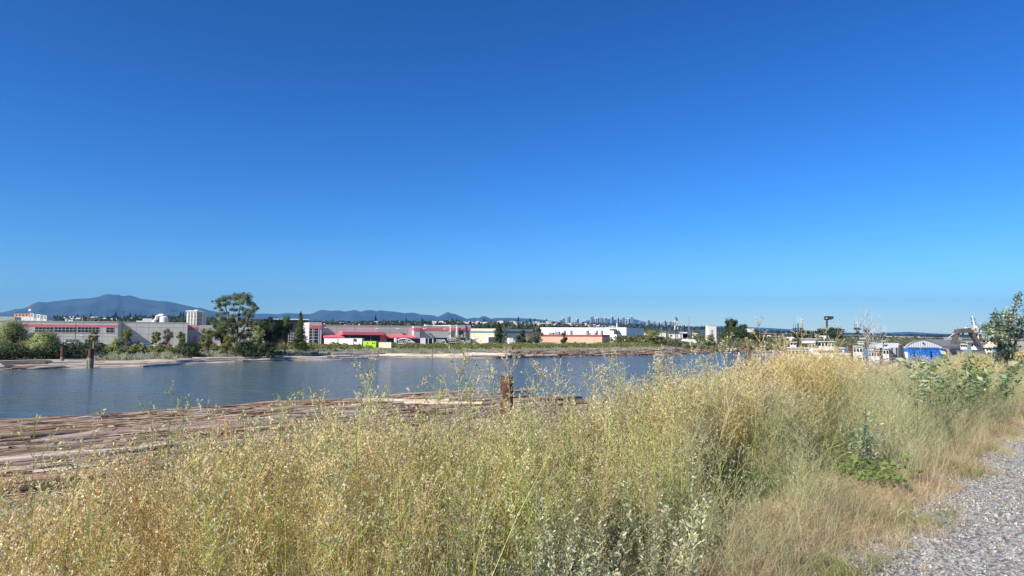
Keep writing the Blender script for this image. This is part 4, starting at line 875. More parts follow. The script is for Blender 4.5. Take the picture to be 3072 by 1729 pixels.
a = MB(); ft.slab(a, 1184.7, 1014.8, 1190.5, 1035, .05, 2.6, zb=3.3); a.build('white_end', M['white'], B)
lettering(ft, 'DEOX', 1194, 1223, 1021.5, 1030.5, B); arc(ft, B, [(1193, 1021), (1201, 1017.5), (1212, 1016.5), (1224, 1018), (1234, 1022), (1242, 1028), (1247, 1030)], .2); arc(ft, B, [(1224, 1026.5), (1244, 1026.8)], .2); arc(ft, B, [(1192, 1031.5), (1240, 1030.8)], .1); arc(ft, B, [(1216, 1021), (1222, 1021.5), (1226, 1026), (1224, 1031)], .16)
B = boxunit('race_trailer', 1260, 1297, 1014.8, 2.5, M['black'], 'short black and white trailer between the two lettered ones', 'trailer')
a = MB(); ft.slab(a, 1261, 1014.6, 1277, 1034, .06, 2.62, zb=3.3); a.build('white_panel', M['white'], B); a = MB(); ft.slab(a, 1284.5, 1014.6, 1286, 1034, .06, .1, zb=3.3); a.build('white_stripe', M['white'], B)
B = boxunit('race_trailer', 1298, 1396, 1013.3, 2.5, M['black'], 'long black trailer with two rows of white lettering, right one', 'trailer')
a = MB(); ft.slab(a, 1297.6, 1016, 1300, 1033, .05, 2.6, zb=3.3); a.build('white_end', M['white'], B)
lettering(ft, 'DEOX', 1309, 1335, 1018, 1024.5, B); lettering(ft, 'DEOT', 1343, 1368, 1016.5, 1023.5, B)
arc(ft, B, [(1310, 1026.5), (1330, 1027)], .12); arc(ft, B, [(1322, 1030), (1324, 1024), (1332, 1021), (1338, 1025), (1336, 1030)], .12); arc(ft, B, [(1341, 1018), (1352, 1014.6), (1364, 1015.5), (1374, 1020), (1380, 1022.5), (1392, 1022)], .13); arc(ft, B, [(1348, 1028), (1392, 1026)], .1); arc(ft, B, [(1302, 1029.8), (1338, 1029.8)], .08)
ftr = Facade(1530, 292, (.9, .3)); B = ftr.root('box_truck', 1537, 'white box truck between the dark round tree and the pointed tree', 'truck')
a = MB(); ftr.slab(a, 1527, 1014.5, 1540, 0, 0, 2.4, zb=3.0); a.build('cargo_box', M['white'], B); a = MB(); ftr.slab(a, 1540.4, 1018, 1546, 0, -.1, 2.2, zb=2.9); a.build('cab', M['white'], B)
a = MB(); ftr.slab(a, 1542, 1018.8, 1545.6, 1021.5, -.04, .1); a.build('window', M['glass'], B)
for x in (1530, 1536, 1543.5): q = ftr.pt(ftr.u(x), 2.8, .05); w_ = MB(); w_.tube([q, q - ftr.n * .3], .5, 10); w_.build('wheel', M['tyre'], B)

# ------------------------------------------------------------------ logs
def log_mesh(seed, L_, r, mats, bend=.02, n=12, seg=9):
    rng = np.random.default_rng(seed); mb = MB(); pts_ = []; rs = []
    for i in range(seg + 1):
        f = i / seg; pts_.append((L_ * (f - .5), bend * L_ * math.sin(f * 3.1 + seed) + .04 * rng.normal(), .03 * rng.normal())); rs.append(r * (1.12 - .3 * f) * (1 + .07 * rng.normal()))
    mb.tube(pts_, rs, n, 0, True, 1)
    o = mb.build('x', mats); me = o.data; bpy.data.objects.remove(o)
    co = np.empty(len(me.vertices) * 3); me.vertices.foreach_get('co', co); co = co.reshape(-1, 3); co += rng.normal(size=co.shape) * r * .05; me.vertices.foreach_set('co', co.ravel()); me.update()
    return me
LM = [log_mesh(300 + i, l, r, [LOGM, LOGEND], .012) for i, (l, r) in enumerate([(13, .30), (11, .24), (15, .34), (9, .22), (12.5, .27), (16, .30), (6, .20), (10, .38)])]
F0 = G(0, 1275, 0); F1 = G(1200, 1195, 0); BE = Vector((F1.x - F0.x, F1.y - F0.y, 0)).normalized(); BM = Vector((BE.y, -BE.x, 0))
LLEN = [13, 11, 15, 9, 12.5, 16, 6, 10]; LRAD = [.30, .24, .34, .22, .27, .30, .20, .38]
rg = random.Random(5)
def gap(x, y):      # the pool of open water inside the boom
    d = Vector((x, y, 0)) - F0; e, m_ = d.dot(BE), d.dot(BM)
    return 9.3 < m_ < 12.8 and -1.5 < e < 6.5
def add_log(name, me, p, ang, tilt=0, sc=1, label=None, group=None, cat='log', roll=None):
    o = bpy.data.objects.new(name, me); COL.objects.link(o); o.location = p; o.scale = (sc,) * 3 if not hasattr(sc, '__len__') else sc
    o.rotation_euler = (rg.random() * 6.28 if roll is None else roll, tilt, ang); return tag(o, label, cat, group)
ba = math.atan2(BE.y, BE.x); nlog = 0; k = 0; mrow = 0.0
while mrow < 33 and nlog < 285:
    e = -22 + rg.random() * 8 + (0 if mrow > 14 else 0); end = 40 - .05 * mrow + 3 * math.sin(mrow * 1.1) if mrow < 23 else 38 - (mrow - 23) * .5
    estart = -12 + mrow * .3 if mrow > 10 else e
    e = min(e, estart)
    wr = .0
    while e < end:
        j = rg.choice([0, 1, 2, 3, 4, 5, 7, 0, 2, 5]) if mrow > .5 else 5
        l = LLEN[j]; sc = rg.uniform(.85, 1.1)
        c = F0 + BE * (e + l * sc / 2) + BM * (mrow + rg.uniform(-.1, .1))
        k1 = F0 + BE * (e + l * sc * .15) + BM * mrow; k2 = F0 + BE * (e + l * sc * .85) + BM * mrow
        s_, t_ = st(c.x, c.y)
        if not (gap(c.x, c.y) or gap(k1.x, k1.y) or gap(k2.x, k2.y)):
            zg = float(hn(c.x, c.y)); z = max(rg.uniform(-.02, .13) * 1.0, zg + .12)
            add_log('floating_log', LM[j], (c.x, c.y, z), ba + rg.gauss(0, .014), rg.gauss(0, .004), sc, 'weathered brown log packed into the near log boom', 'logs packed in the near log boom'); nlog += 1
            wr = max(wr, LRAD[j] * 2 * sc)
        e += l * sc + rg.uniform(.1, .8)
    mrow += max(.5, wr * rg.uniform(.82, .98))
# second-layer and singled-out pieces of the near boom
def blog(px, py, j, dang, z, label, sc=1.0, tilt=0.0, me=None):
    p = G(px, py, z); add_log('floating_log', me or LM[j], (p.x, p.y, z), ba + dang, tilt, sc, label)
PALE = [log_mesh(330 + i, l, r, [LOGPALE, LOGEND], .015) for i, (l, r) in enumerate([(14, .30), (10, .26), (7, .22), (18, .36), (4, .2)])]
RUST = [log_mesh(350 + i, l, r, [LOGRUST, LOGEND], .03) for i, (l, r) in enumerate([(11, .30), (8, .24), (6, .22), (13, .30), (3.5, .18)])]
blog(1220, 1203, 0, -.55, .5, 'pale thin pole lying skew across the tip of the near boom', .9, .02, PALE[1])
blog(1330, 1211, 0, -.75, .45, 'pale curved pole reaching into open water at the boom tip', .8, -.02, PALE[1])
blog(120, 1289, 6, .1, .45, 'short dark log lying on top of the boom near the left edge', .35)
blog(320, 1300, 6, .6, .45, 'dark stump end sticking up at the boom pool', .3, -.3)
blog(430, 1347, 6, .15, .5, 'thick short dark log with a cut end amid the boom', .7)
blog(250, 1362, 0, .02, .42, 'long pale greenish log along the near side of the boom', .75, 0, PALE[3])
blog(760, 1330, 0, .05, .5, 'long bleached log on top of the middle of the boom', .7, 0, PALE[0])
blog(130, 1500, 0, .1, 1.1, 'pale log lying on the mud below the near weeds at the left', .65, .03, PALE[0])
blog(60, 1545, 0, -.2, 1.5, 'second pale log lying on the mud at the left picture edge', .8, .02, PALE[1])
blog(440, 1535, 0, .2, 1.4, 'pale log on the mud behind the weeds left of centre', .7, .02, PALE[1])
blog(20, 1460, 0, .0, .6, 'thick dark log at the muddy edge of the boom on the left', 1.0, 0, LM[7])
# driftwood on the far shore
def dlog(px, v, me, dang, label, group=None, sc=1.0, tilt=0.0, zo=.15):
    p, tg = shore_at(px); v2 = p + Vector((INL.x, INL.y, 0)) * v
    return add_log('driftwood_log', me, (v2.x, v2.y, max(.12, bank_z(v) + zo)), math.atan2(tg.y, tg.x) + dang, tilt, sc, label, group)
for px, v, me, da, lb, sc, zo in [(45, 3, PALE[3], .35, 'long grey log propped up at the left end of the far shore', .7, 1.1), (22, 4, PALE[0], .25, 'second grey log leaning beside the propped one', .7, .8), (120, 5, PALE[3], .0, 'thick pale log in front of the willow shadow', .75, .6), (130, 2.5, PALE[3], .02, 'pale log lying at the water left of the two piles', .8, .3), (355, 3, PALE[3], .02, 'long pale log right of the rusty twin pile', 1.1, .3), (440, 6.5, PALE[0], .0, 'pale log lying above the long one on the mud', .9, .2), (560, 4, PALE[3], .0, 'long bleached log on the pale spit below the dark shrub', 1.0, .2), (505, .8, PALE[0], .03, 'half-sunk pale log at the tip of the spit', .9, .1), (690, 5, PALE[3], -.12, 'large bleached log slanting across the sandy spit', .95, .5), (775, 4.5, PALE[1], .08, 'short bleached log on the sand beyond the slanting one', 1, .2), (925, 5, PALE[3], -.2, 'bleached log slanting to the water below the poplar', .95, .4), (1070, 6, PALE[3], .1, 'long grey log on the pile below the lime box', .9, 1.0), (1040, 3.5, PALE[0], .02, 'bleached log at the waterline below the lime box', .9, .5), (1120, 5, PALE[0], -.08, 'grey log lying across the mud bar', .9, .8), (1250, 2.5, PALE[3], .0, 'long straight bleached log left of the tall dry weed', 1.2, .5), (1320, 2.2, PALE[3], .0, 'long straight bleached log behind the tall dry weed', 1.2, .45), (1430, 2.5, PALE[3], -.05, 'bleached log before the cream building', 1.1, .5), (1480, 5.5, PALE[0], -.12, 'thin bleached log pointing at the log heap', 1.1, .6), (1600, 1.5, PALE[3], -.02, 'long bleached log at the foot of the driftwood heap', 1.2, .4)]:
    dlog(px, v, me, da, lb, None, sc, 0, zo)
for i in range(150):
    f = rg.random(); px = rg.uniform(1530, 2320) if f < .72 else rg.uniform(-20, 1530); right = px > 1500
    v = rg.uniform(.5, 13) if right else rg.uniform(.6, 6)
    pool = (RUST + PALE[1:3]) if right and v < 8 else ([LM[1], LM[3], LM[6]] + PALE[1:3] if right else PALE[:3] + PALE[:2])
    if px < 200: pool = RUST[:3] + PALE[:2]
    dlog(px, v, rg.choice(pool), rg.gauss(0, .22 if right else .06), 'rusty brown log in the driftwood heap on the far shore' if right else 'bleached driftwood log lying along the pale far shore', 'logs in the far driftwood heap' if right else 'driftwood along the pale far shore', rg.uniform(.6, 1), rg.gauss(0, .04 if right else .01), rg.uniform(.1, 1.1 if right else .3))
rng = np.random.default_rng(9); Q = []; C = []
for i in range(2600):
    px = rng.uniform(1500, 2330); p, tg = shore_at(px); v = rng.uniform(.3, 14); zz = bank_z(v) + rng.uniform(.05, .9)
    a0 = math.atan2(tg.y, tg.x) + rng.normal() * .5; l = rng.uniform(1, 5); d = np.array([math.cos(a0), math.sin(a0), rng.normal() * .08]); r_ = rng.uniform(.06, .18); c = np.array([p.x + INL.x * v, p.y + INL.y * v, zz])
    sd = np.array([-math.sin(a0), math.cos(a0), 0]); up = np.array([0, 0, 1.]); pr_ = [c - d * l / 2, c + d * l / 2]; cor = [sd * r_, up * r_, -sd * r_, -up * r_]
    cl_ = np.array([(.30, .16, .09), (.40, .28, .19), (.18, .13, .10), (.34, .30, .25)])[rng.integers(0, 4)] * (1 + .2 * rng.normal())
    for k in range(4): Q.append([pr_[0] + cor[k], pr_[1] + cor[k], pr_[1] + cor[(k + 1) % 4], pr_[0] + cor[(k + 1) % 4]]); C.append(cl_)
tag(quad_mesh('driftwood', np.array(Q), np.clip(np.array(C), .02, .7), leafmat('driftwood_pieces', .0, .9)), 'small broken driftwood pieces heaped on the far shore', 'driftwood', kind='stuff')
# bark and splinters on the near boom
Q = []; C = []
for i in range(16000):
    e, m_ = rng.uniform(-20, 40), rng.uniform(.2, 32); c = np.array(F0 + BE * e + BM * m_)
    if gap(c[0], c[1]): continue
    c[2] = rng.uniform(.12, .42); a0 = ba + rng.normal() * .12; l = rng.uniform(.5, 4.5); w_ = rng.uniform(.02, .07); d = np.array([math.cos(a0), math.sin(a0), rng.normal() * .03]); sd = np.array([-math.sin(a0), math.cos(a0), rng.normal() * .5])
    Q.append([c - d * l / 2 - sd * w_, c + d * l / 2 - sd * w_ * .5, c + d * l / 2 + sd * w_ * .5, c - d * l / 2 + sd * w_]); C.append(np.array([(.42, .30, .20), (.60, .50, .39), (.20, .12, .07), (.34, .21, .13)])[rng.integers(0, 4)] * (1 + .2 * rng.normal()))
tag(quad_mesh('bark_debris', np.array(Q), np.clip(np.array(C), .02, .7), leafmat('bark_pieces', .0, .9)), 'loose bark strips and splinters lying over the near log boom', 'debris', kind='stuff')
# ------------------------------------------------------------------ piles
def pile(px, yt, py_w, r, label, wet=None, mtop='rust', zb=None, lean=0.0, hollow=False, name='steel_pile'):
    b0 = G(px, py_w, 0.0); tp = P(px, yt, b0.y); B = empty(name, (b0.x, b0.y, 0), label, 'pile')
    zt = tp.z; zs = wet if wet is not None else -.5
    a = MB(); a.tube([(b0.x + lean * zs, b0.y, zs), (b0.x + lean * zt, b0.y, zt)], r, 24, 0, not hollow)
    if hollow:
        a.tube([(b0.x + lean * zt, b0.y, zt), (b0.x + lean * (zt - .8), b0.y, zt - .8)], [r * .93] * 2, 24, 0, False)
        a.tube([(b0.x + lean * zt, b0.y, zt - .0005), (b0.x + lean * zt, b0.y, zt)], [r * .93, r], 24, 0, False)
    a.build('upper_shaft', M[mtop], B)
    if wet is not None: a = MB(); a.tube([(b0.x, b0.y, -1.5), (b0.x, b0.y, zs)], r * .985, 24); a.build('lower_shaft', M['wetpile'], B)
    else: a = MB(); a.tube([(b0.x, b0.y, -3), (b0.x, b0.y, -.5)], r * .98, 16); a.build('lower_shaft', M['wetpile'], B)
    return B
pb0 = P(1521, 1130, 37); B = empty('steel_pile', (pb0.x, pb0.y, 0), 'rusty round steel pile standing in the water at the centre', 'pile')
a = MB(); R_ = 37 / 2 / FPX * 37; a.tube([(pb0.x, pb0.y, .6), (pb0.x, pb0.y, pb0.z)], R_, 36, 0, False); a.tube([(pb0.x, pb0.y, pb0.z), (pb0.x, pb0.y, pb0.z - 1)], R_ * .95, 36, 0, False)
n_ = 36; rr = [Vector((pb0.x + math.cos(k * 6.2832 / n_) * R_ * s, pb0.y + math.sin(k * 6.2832 / n_) * R_ * s, pb0.z)) for s in (1, .95) for k in range(n_)]
a.add(rr, [(k, (k + 1) % n_, n_ + (k + 1) % n_, n_ + k) for k in range(n_)]); a.build('upper_shaft', M['rust'], B)
a = MB(); a.tube([(pb0.x, pb0.y, -2), (pb0.x, pb0.y, .6)], R_ * .985, 36); a.build('lower_shaft', M['wetpile'], B)
pile(185.5, 1042.5, 1098, .37, 'rusty pile with a grey waterline part at the left, nearer the willow', 1.9)
B = pile(270, 1046, 1105, .42, 'rusty twin pile standing in the water, right of the single one', 2.1); b0 = G(270, 1105, 0)
a = MB(); a.tube([(b0.x - .75, b0.y + .2, -.8), (b0.x - .65, b0.y + .2, 1.6)], [.3, .26], 10); a.build('timber_stub', M['wetpile'], B)
a = MB(); a.tube([(b0.x + .15, b0.y + .5, 0), (b0.x + .3, b0.y + .5, P(274, 1024, b0.y).z)], [.22, .17], 10); a.build('timber_pole', M['wetpile'], B)
pile(1296, 1046, 1079, .16, 'thin grey post on the far mud before the trailers', None, 'wetpile', name='timber_post'); pile(1538, 1041, 1068, .28, 'short rusty post at the left end of the driftwood heap', None, 'rust')
pile(2248, 1040, 1078, .8, 'thick rusty dolphin of timber piles behind the weeds', None, 'rustbrown', name='timber_dolphin')

# ------------------------------------------------------------------ boats, dock, boathouse on the right
def WP(px, py, Y): return P(px, py, Y)
def hull(mb, c, L_, W_, H, ang, z0=-.6, bow=1.0, m=0):
    """boat hull: c = centre at the waterline, bow pointing along ang"""
    ca, sa = math.cos(ang), math.sin(ang); sec = []
    for f, w_, sh in ((0, .72, .10), (.15, .9, .03), (.4, 1, 0), (.65, .92, .08), (.85, .55, .3), (.96, .18, .5), (1.0, .03, .62)):
        x = (f - .5) * L_; h = H * (1 + sh * .55)
        sec.append([(x - (0 if f < .9 else 0), w_ * W_ / 2 * s * k, z) for s, k, z in ((-1, 1, h), (-1, .86, h * .45), (-1, .6, z0), (1, .6, z0), (1, .86, h * .45), (1, 1, h))])
    vs = [(c[0] + x * ca - y * sa, c[1] + x * sa + y * ca, z) for s in sec for x, y, z in s]; fs = []
    for i in range(len(sec) - 1):
        for k in range(6): a, b_ = i * 6 + k, i * 6 + (k + 1) % 6; fs.append((a, b_, b_ + 6, a + 6))
    fs += [tuple(range(6))[::-1], tuple(range((len(sec) - 1) * 6, len(sec) * 6))]
    mb.add(vs, fs, m)
def cabin(B, x0, x1, zb, zt, Y, dep, mt, nw, nm='cabin', wf=.66):
    """a deck cabin turned square to the harbour view, with roof and windows of its own"""
    xa, xb = P(x0, 1000, Y).x, P(x1, 1000, Y).x; xm = (xa + xb) / 2; d = Vector((xm, Y, 0)).normalized(); a = Vector((d.y, -d.x, 0)); w = (xb - xa) * d.y; f = Vector((xm, Y, 0))
    mb = MB(); mb.box(f + d * dep / 2 + Vector((0, 0, zb)), w, dep, zt - zb, a); k = mb.build(nm, M[mt], B)
    mb = MB(); mb.box(f + d * (dep / 2 - .1) + Vector((0, 0, zt)), w * 1.08, dep + .5, .1, a); mb.build('cabin_roof', M['shipwhite'], k)
    for i in range(nw): g = MB(); g.box(f - d * .02 + a * (w * ((i + .5) / nw - .5)) + Vector((0, 0, zb + (zt - zb) * (.5 if zt - zb < 2.2 else 1 - .95 / (zt - zb)))), w / nw * wf, .06, min(.6, (zt - zb) * .36), a); g.build('window', M['glass'], k)
    return k
def fboat(px, py_deck, Y, L_, W_, ang, label, hullm, cab=[], masts=[], extra=None, group='moored fishing boats', H=None):
    """cab: (x0,y0,x1,y1, depth, material, nwin) pixel rectangles of cabin blocks; masts: (px, ytop, ybottom, radius, arms)"""
    c = P(px, py_deck, Y); B = empty('fishing_boat', (c.x, c.y, 0), label, 'boat', group); H = min(c.z, 2.3) if H is None else H
    mb = MB(); hull(mb, (c.x, c.y), L_, W_, H, ang); mb.build('hull', M[hullm], B)
    rl = MB(); ca, sa = math.cos(ang), math.sin(ang)
    for s in (-1, 1):
        pp = [(c.x + (f - .5) * L_ * ca - s * w_ * W_ / 2 * sa, c.y + (f - .5) * L_ * sa + s * w_ * W_ / 2 * ca, H * (1 + sh * .55) + .75) for f, w_, sh in ((.02, .7, .1), (.4, .96, 0), (.65, .9, .08), (.85, .53, .3), (.97, .12, .5))]
        rl.tube(pp, .035, 4); [rl.tube([(x, y, z), (x, y, z - .8)], .03, 4) for x, y, z in pp]
    rl.build('railing', M['steel'], B)
    for i, (x0, y0, x1, y1, dep, mt, nw) in enumerate(cab):
        zt = P((x0 + x1) / 2, y0, Y).z; zb = P((x0 + x1) / 2, y1, Y).z
        if y1 > py_deck - 7: zb = min(zb, H)
        cabin(B, x0, x1, zb, zt, Y, dep * .8, mt, nw)
    for (mx_, yt, yb, r, arms) in masts:
        tp = P(mx_, yt, Y + 1.2); bt = P(mx_, yb, Y + 1.2); mb = MB(); mb.tube([(bt.x, bt.y, bt.z - .6), tp], [r, r * .6], 8); ms = mb.build('mast', M['dsteel'], B)
        for (ya, hw, rr, mt) in arms:
            q = P(mx_, ya, Y + 1.2); mb = MB(); mb.tube([q - Vector((hw, 0, 0)), q + Vector((hw, 0, 0))], rr, 6)
            for s in (-1, -.5, .6, 1): mb.tube([q + Vector((hw * s, 0, 0)), q + Vector((hw * s, 0, .55 + .3 * abs(s)))], rr * .6, 4); mb.box(q + Vector((hw * s, 0, -.3)), .22, .22, .26)
            mb.build('cross_arm', M[mt], ms)
        mb = MB(); mb.tube([tp, tp + Vector((0, 0, 1.3))], .02, 4); mb.tube([tp + Vector((.4, 0, -.8)), tp + Vector((.4, 0, 1.1))], .018, 4); mb.build('whip_antenna', M['white'], ms)
        mb = MB()
        for s in (-1, 1): mb.tube([P(mx_, yt + (yb - yt) * .3, Y + 1.2), (bt.x + s * 3.2, bt.y - .3, bt.z)], .018, 3)
        mb.build('rigging', M['dsteel'], ms)
    rr = random.Random(int(px)); cc = ['orange', 'rustbrown', 'dsteel', 'steel', 'blue', 'shipcream', 'deckbrown']
    for k in range(9):
        f = rr.uniform(-.45, .3); q = (c.x + f * L_ * ca + rr.uniform(-.9, .9), c.y + f * L_ * sa - rr.uniform(.2, 1.2), H + .02); mb = MB()
        if k % 3: mb.box(q, rr.uniform(.4, 1.1), rr.uniform(.4, .9), rr.uniform(.4, 1.2)); mb.build('deck_box', M[rr.choice(cc)], B)
        else: mb.tube([q, (q[0], q[1], q[2] + rr.uniform(.8, 1.6))], .3, 10); mb.build('deck_drum', M[rr.choice(cc)], B)
    if extra: extra(B, Y)
    return B
def radar(px, py, w, B, Y, ped=5):
    q = P(px, py, Y); mb = MB(); mb.box(q, w, .28, .2); r = mb.build('radar', M['white'], B); mb = MB(); mb.box(q + Vector((0, 0, -.35)), .4, .4, .33); mb.tube([q + Vector((0, 0, -.3)), P(px, py + ped * 2, Y)], .07, 6); mb.build('radar_post', M['white'], B)
fboat(2392, 1066, 112, 15, 4.6, .25, 'white wheelhouse boat with six front windows, leftmost of the moored fishing boats', 'shipwhite', [(2362, 1045, 2426, 1066, 4, 'shipwhite', 6), (2369, 1028, 2388, 1042, 2.2, 'shipwhite', 2)], [(2394, 970, 1042, .16, [(985, .75, .05, 'dsteel')])], lambda B, Y: radar(2371, 1015.5, 1.1, B, Y, 7))
def bigmast(B, Y):
    a = MB(); q = P(2480.5, 1010, Y); tp = P(2480.5, 960, Y); a.tube([(q.x, q.y, q.z - 1.5), tp], [.26, .17], 10); k = a.build('mast', M['dsteel'], B)
    a = MB(); a.tube([P(2473, 959, Y), P(2496, 957, Y)], .13, 6); a.box(P(2478, 956, Y), .5, .5, .45); a.box(P(2492, 957, Y), .9, .4, .5)
    for x, y in ((2473, 951), (2488, 953), (2496, 950), (2484, 948)): a.tube([P(x, 959, Y), P(x, y, Y)], .035, 4)
    a.build('instrument_arm', M['dsteel'], k); a = MB(); a.tube([P(2478.5, 956, Y), P(2478.5, 950.5, Y)], [.3, .22], 10); a.build('radar_dome', M['white'], k)
    a = MB(); a.tube([P(2473, 950, Y), P(2473, 938, Y)], .02, 4); a.build('whip_antenna', M['white'], k)
    radar(2473, 1010.5, 1.6, B, Y)
fboat(2480, 1062, 130, 22, 6, .35, 'big white fishing boat under the tallest dark mast with a radar platform', 'hull', [(2444, 1026, 2502, 1052, 6, 'shipwhite', 6), (2404, 1018, 2446, 1030, 4, 'shipwhite', 0), (2452, 1045, 2530, 1064, 5, 'shipwhite', 3)], [], bigmast)
B = fboat(2530, 1080, 84, 12, 4.2, -.75, 'rounded white bow of a small boat moored nearest, half behind the weeds', 'shipwhite', [(2506, 1064, 2548, 1082, 4, 'shipwhite', 3)], [], H=3.4)
fboat(2576, 1062, 122, 13, 4.4, .2, 'white boat with a three-window wheelhouse beside the rusty pile', 'shipwhite', [(2558, 1040, 2586, 1062, 3.4, 'shipwhite', 3), (2572, 1026, 2592, 1033, 3, 'shipwhite', 0), (2578, 1016, 2594, 1019, 2.6, 'shipwhite', 0)], [(2573, 984, 1040, .11, [(984.5, .55, .06, 'dsteel'), (998, .28, .08, 'dsteel')]), (2598.5, 983, 1040, .13, [(991, .45, .05, 'dsteel'), (1002, .3, .1, 'dsteel')])])
fboat(2620, 1072, 118, 12, 4.2, -.1, 'cluttered white boat with gear on deck between the wheelhouse boat and the tower cabin', 'hull', [(2604, 1052, 2636, 1068, 3.5, 'shipwhite', 4), (2608, 1042, 2622, 1053, 2.2, 'shipwhite', 2), (2628, 1046, 2638, 1060, 2.0, 'steel', 1)], [])
fboat(2656, 1066, 125, 12, 4.2, .1, 'boat with a tall narrow white cabin beside the open blue-grey shed', 'shipwhite', [(2647, 1046, 2665, 1064, 3, 'shipwhite', 2), (2650, 1034, 2662, 1047, 2.4, 'shipwhite', 1), (2645, 1024, 2657, 1028, 2, 'shipwhite', 0)], [(2650.5, 996, 1036, .12, [(1010, .35, .06, 'dsteel')])])
fboat(2440, 1052, 152, 14, 4.4, .1, 'white boat moored behind the six-window boat, only cabin roofs showing', 'hull', [(2426, 1030, 2452, 1050, 3, 'shipwhite', 3), (2434, 1020, 2444, 1031, 2, 'shipwhite', 1)], [(2438, 1000, 1032, .1, [(1006, .5, .05, 'dsteel')])])
fboat(2622, 1050, 146, 14, 4.4, -.2, 'white boat moored behind the cluttered one, with an orange-brown net drum', 'shipwhite', [(2610, 1030, 2630, 1050, 3, 'shipwhite', 3), (2632, 1038, 2644, 1050, 2, 'rustbrown', 0)], [(2618, 1004, 1032, .09, [(1010, .4, .05, 'dsteel')])])
# open shed
Yh = 140; B = empty('open_shed', P(2678, 1060, Yh), 'open-sided shed with a sloping white roof left of the boathouse', 'shed'); B.location.z = 1.0
a = MB(); p1, p2 = P(2662, 1037, Yh), P(2697, 1030, Yh); a.prism([p1, p2, p2 + Vector((0, 0, -.9)), p1 + Vector((0, 0, -.5))], (0, 7, 0)); a.build('roof', M['white_metal'], B)
for x in (2664, 2678, 2692): a = MB(); t_ = P(x, 1040, Yh); a.box((t_.x, Yh + .3, 1), .2, .2, t_.z - 1); a.build('post', M['dsteel'], B)
a = MB(); q = P(2679, 1050, Yh + 6); a.box((q.x, q.y, 1), 1.9, .2, q.z + .8 - 1); a.build('back_wall', M['wall2'], B)
# dock
dk0 = P(2590, 1080, 138); dz = 1.05; c = P(2750, 1080, 146); B = empty('dock', (c.x, c.y, 0), 'long dark timber dock on piles carrying the blue containers and the boathouse', 'dock')
a = MB(); a.box((c.x + 2, 157, dz - .5), 30, 36, .5); a.build('deck', M['deckbrown'], B)
for i in range(14): a = MB(); a.tube([(c.x - 12 + i * 2.1, 139.4, -2), (c.x - 12 + i * 2.1, 139.4, dz - .5)], .22, 8); a.build('pile', M['darktimber'], B)
a = MB(); a.box((c.x + 2, 139.0, dz - .95), 29.6, .3, .45); a.build('fender_beam', M['darktimber'], B)
a = MB()
for i in range(9): a.box((c.x - 11 + i * 1.4, 139.3, dz), .08, .08, 1.0)
a.box((c.x - 5.4, 139.3, dz + .95), 11.4, .06, .07); a.box((c.x - 5.4, 139.3, dz + .5), 11.4, .05, .06); a.build('railing', M['orange'], B)
# boathouse
Yb = 158; pr = [(2709, 1069), (2709.5, 1058), (2713, 1046), (2720, 1037), (2730, 1030), (2745, 1024.5), (2758, 1021.5), (2769, 1019.5)]
pr2 = [(2781, 1022.5), (2795, 1027), (2811, 1033), (2823, 1039), (2829, 1047), (2831, 1058), (2831, 1069)]
pts2 = [P(x, y, Yb) for x, y in pr + pr2]
B = empty('boathouse', (pts2[0].x, Yb, dz), 'big arched boathouse clad in pale corrugated metal behind the blue containers', 'boathouse')
a = MB(); a.prism([Vector((p.x, Yb, p.z)) for p in pts2], (0, .3, 0)); a.build('gable_wall', M['white_metal'], B)
a = MB(); dv = Vector((10.7, 10, 0))
for p, q in zip(pts2[:-1], pts2[1:]): a.add([Vector((p.x * 1.0, Yb - .25, p.z + .05)), Vector((q.x, Yb - .25, q.z + .05)), Vector((q.x, Yb - .25, q.z + .05)) + dv, Vector((p.x, Yb - .25, p.z + .05)) + dv], [(0, 1, 2, 3)])
rf = a.build('roof', M['roof'], B); a = MB()
for i in range(22):
    x = 2712 + i * 5.3; yy = float(np.interp(x, [k[0] for k in pr + pr2[:-1]], [k[1] for k in pr + pr2[:-1]])) ; t_ = P(x, yy + 1.0, Yb - .1); a.box((t_.x, Yb - .1, dz), .07, .12, max(.2, t_.z - dz))
a.build('wall_ribs', M['wall2'], B); a = MB(); x0, x1 = P(2722, 1044, Yb).x, P(2815, 1044, Yb).x; a.box(((x0 + x1) / 2, Yb - .2, dz), x1 - x0, .15, P(2765, 1043, Yb).z - dz); a.build('door_opening', M['dark'], B)
a = MB(); t_ = P(2769, 1030, Yb); a.tube([(t_.x, Yb - .35, t_.z), (t_.x, Yb - .1, t_.z)], .18, 10); a.build('vent', M['dsteel'], B)
def container(x0, x1, yt, yb, Y, mt, label, ribs=14, name='shipping_container'):
    xa, xb = P(x0, yt, Y).x, P(x1, yt, Y).x; zt, zb = P((x0 + x1) / 2, yt, Y).z, dz
    B = empty(name, ((xa + xb) / 2, Y, zb), label, 'container' if 'cont' in name else 'panel'); a = MB(); a.box(((xa + xb) / 2, Y + 1.2, zb), xb - xa, 2.4, zt - zb); a.build('body', M[mt], B)
    a = MB()
    for i in range(ribs): a.box((xa + (xb - xa) * (i + .5) / ribs, Y - .03, zb + .1), (xb - xa) / ribs * .45, .06, zt - zb - .25)
    a.build('ribs', M[mt], B); a = MB(); a.box(((xa + xb) / 2, Y - .05, zt - .1), xb - xa + .04, .1, .14); a.build('top_rail', M['blue'] if mt == 'blue' else M['steel'], B)
    return B
container(2727.5, 2741.5, 1046, 1077, 141, 'blue', 'narrow end of a blue container, left of the long blue ones', 5)
container(2747, 2791, 1046.5, 1077, 142, 'blue', 'long blue container with pale streaks, in the middle before the boathouse', 16)
container(2792.5, 2838, 1046.5, 1079, 142.6, 'blue', 'scuffed blue container at the right before the boathouse', 16)
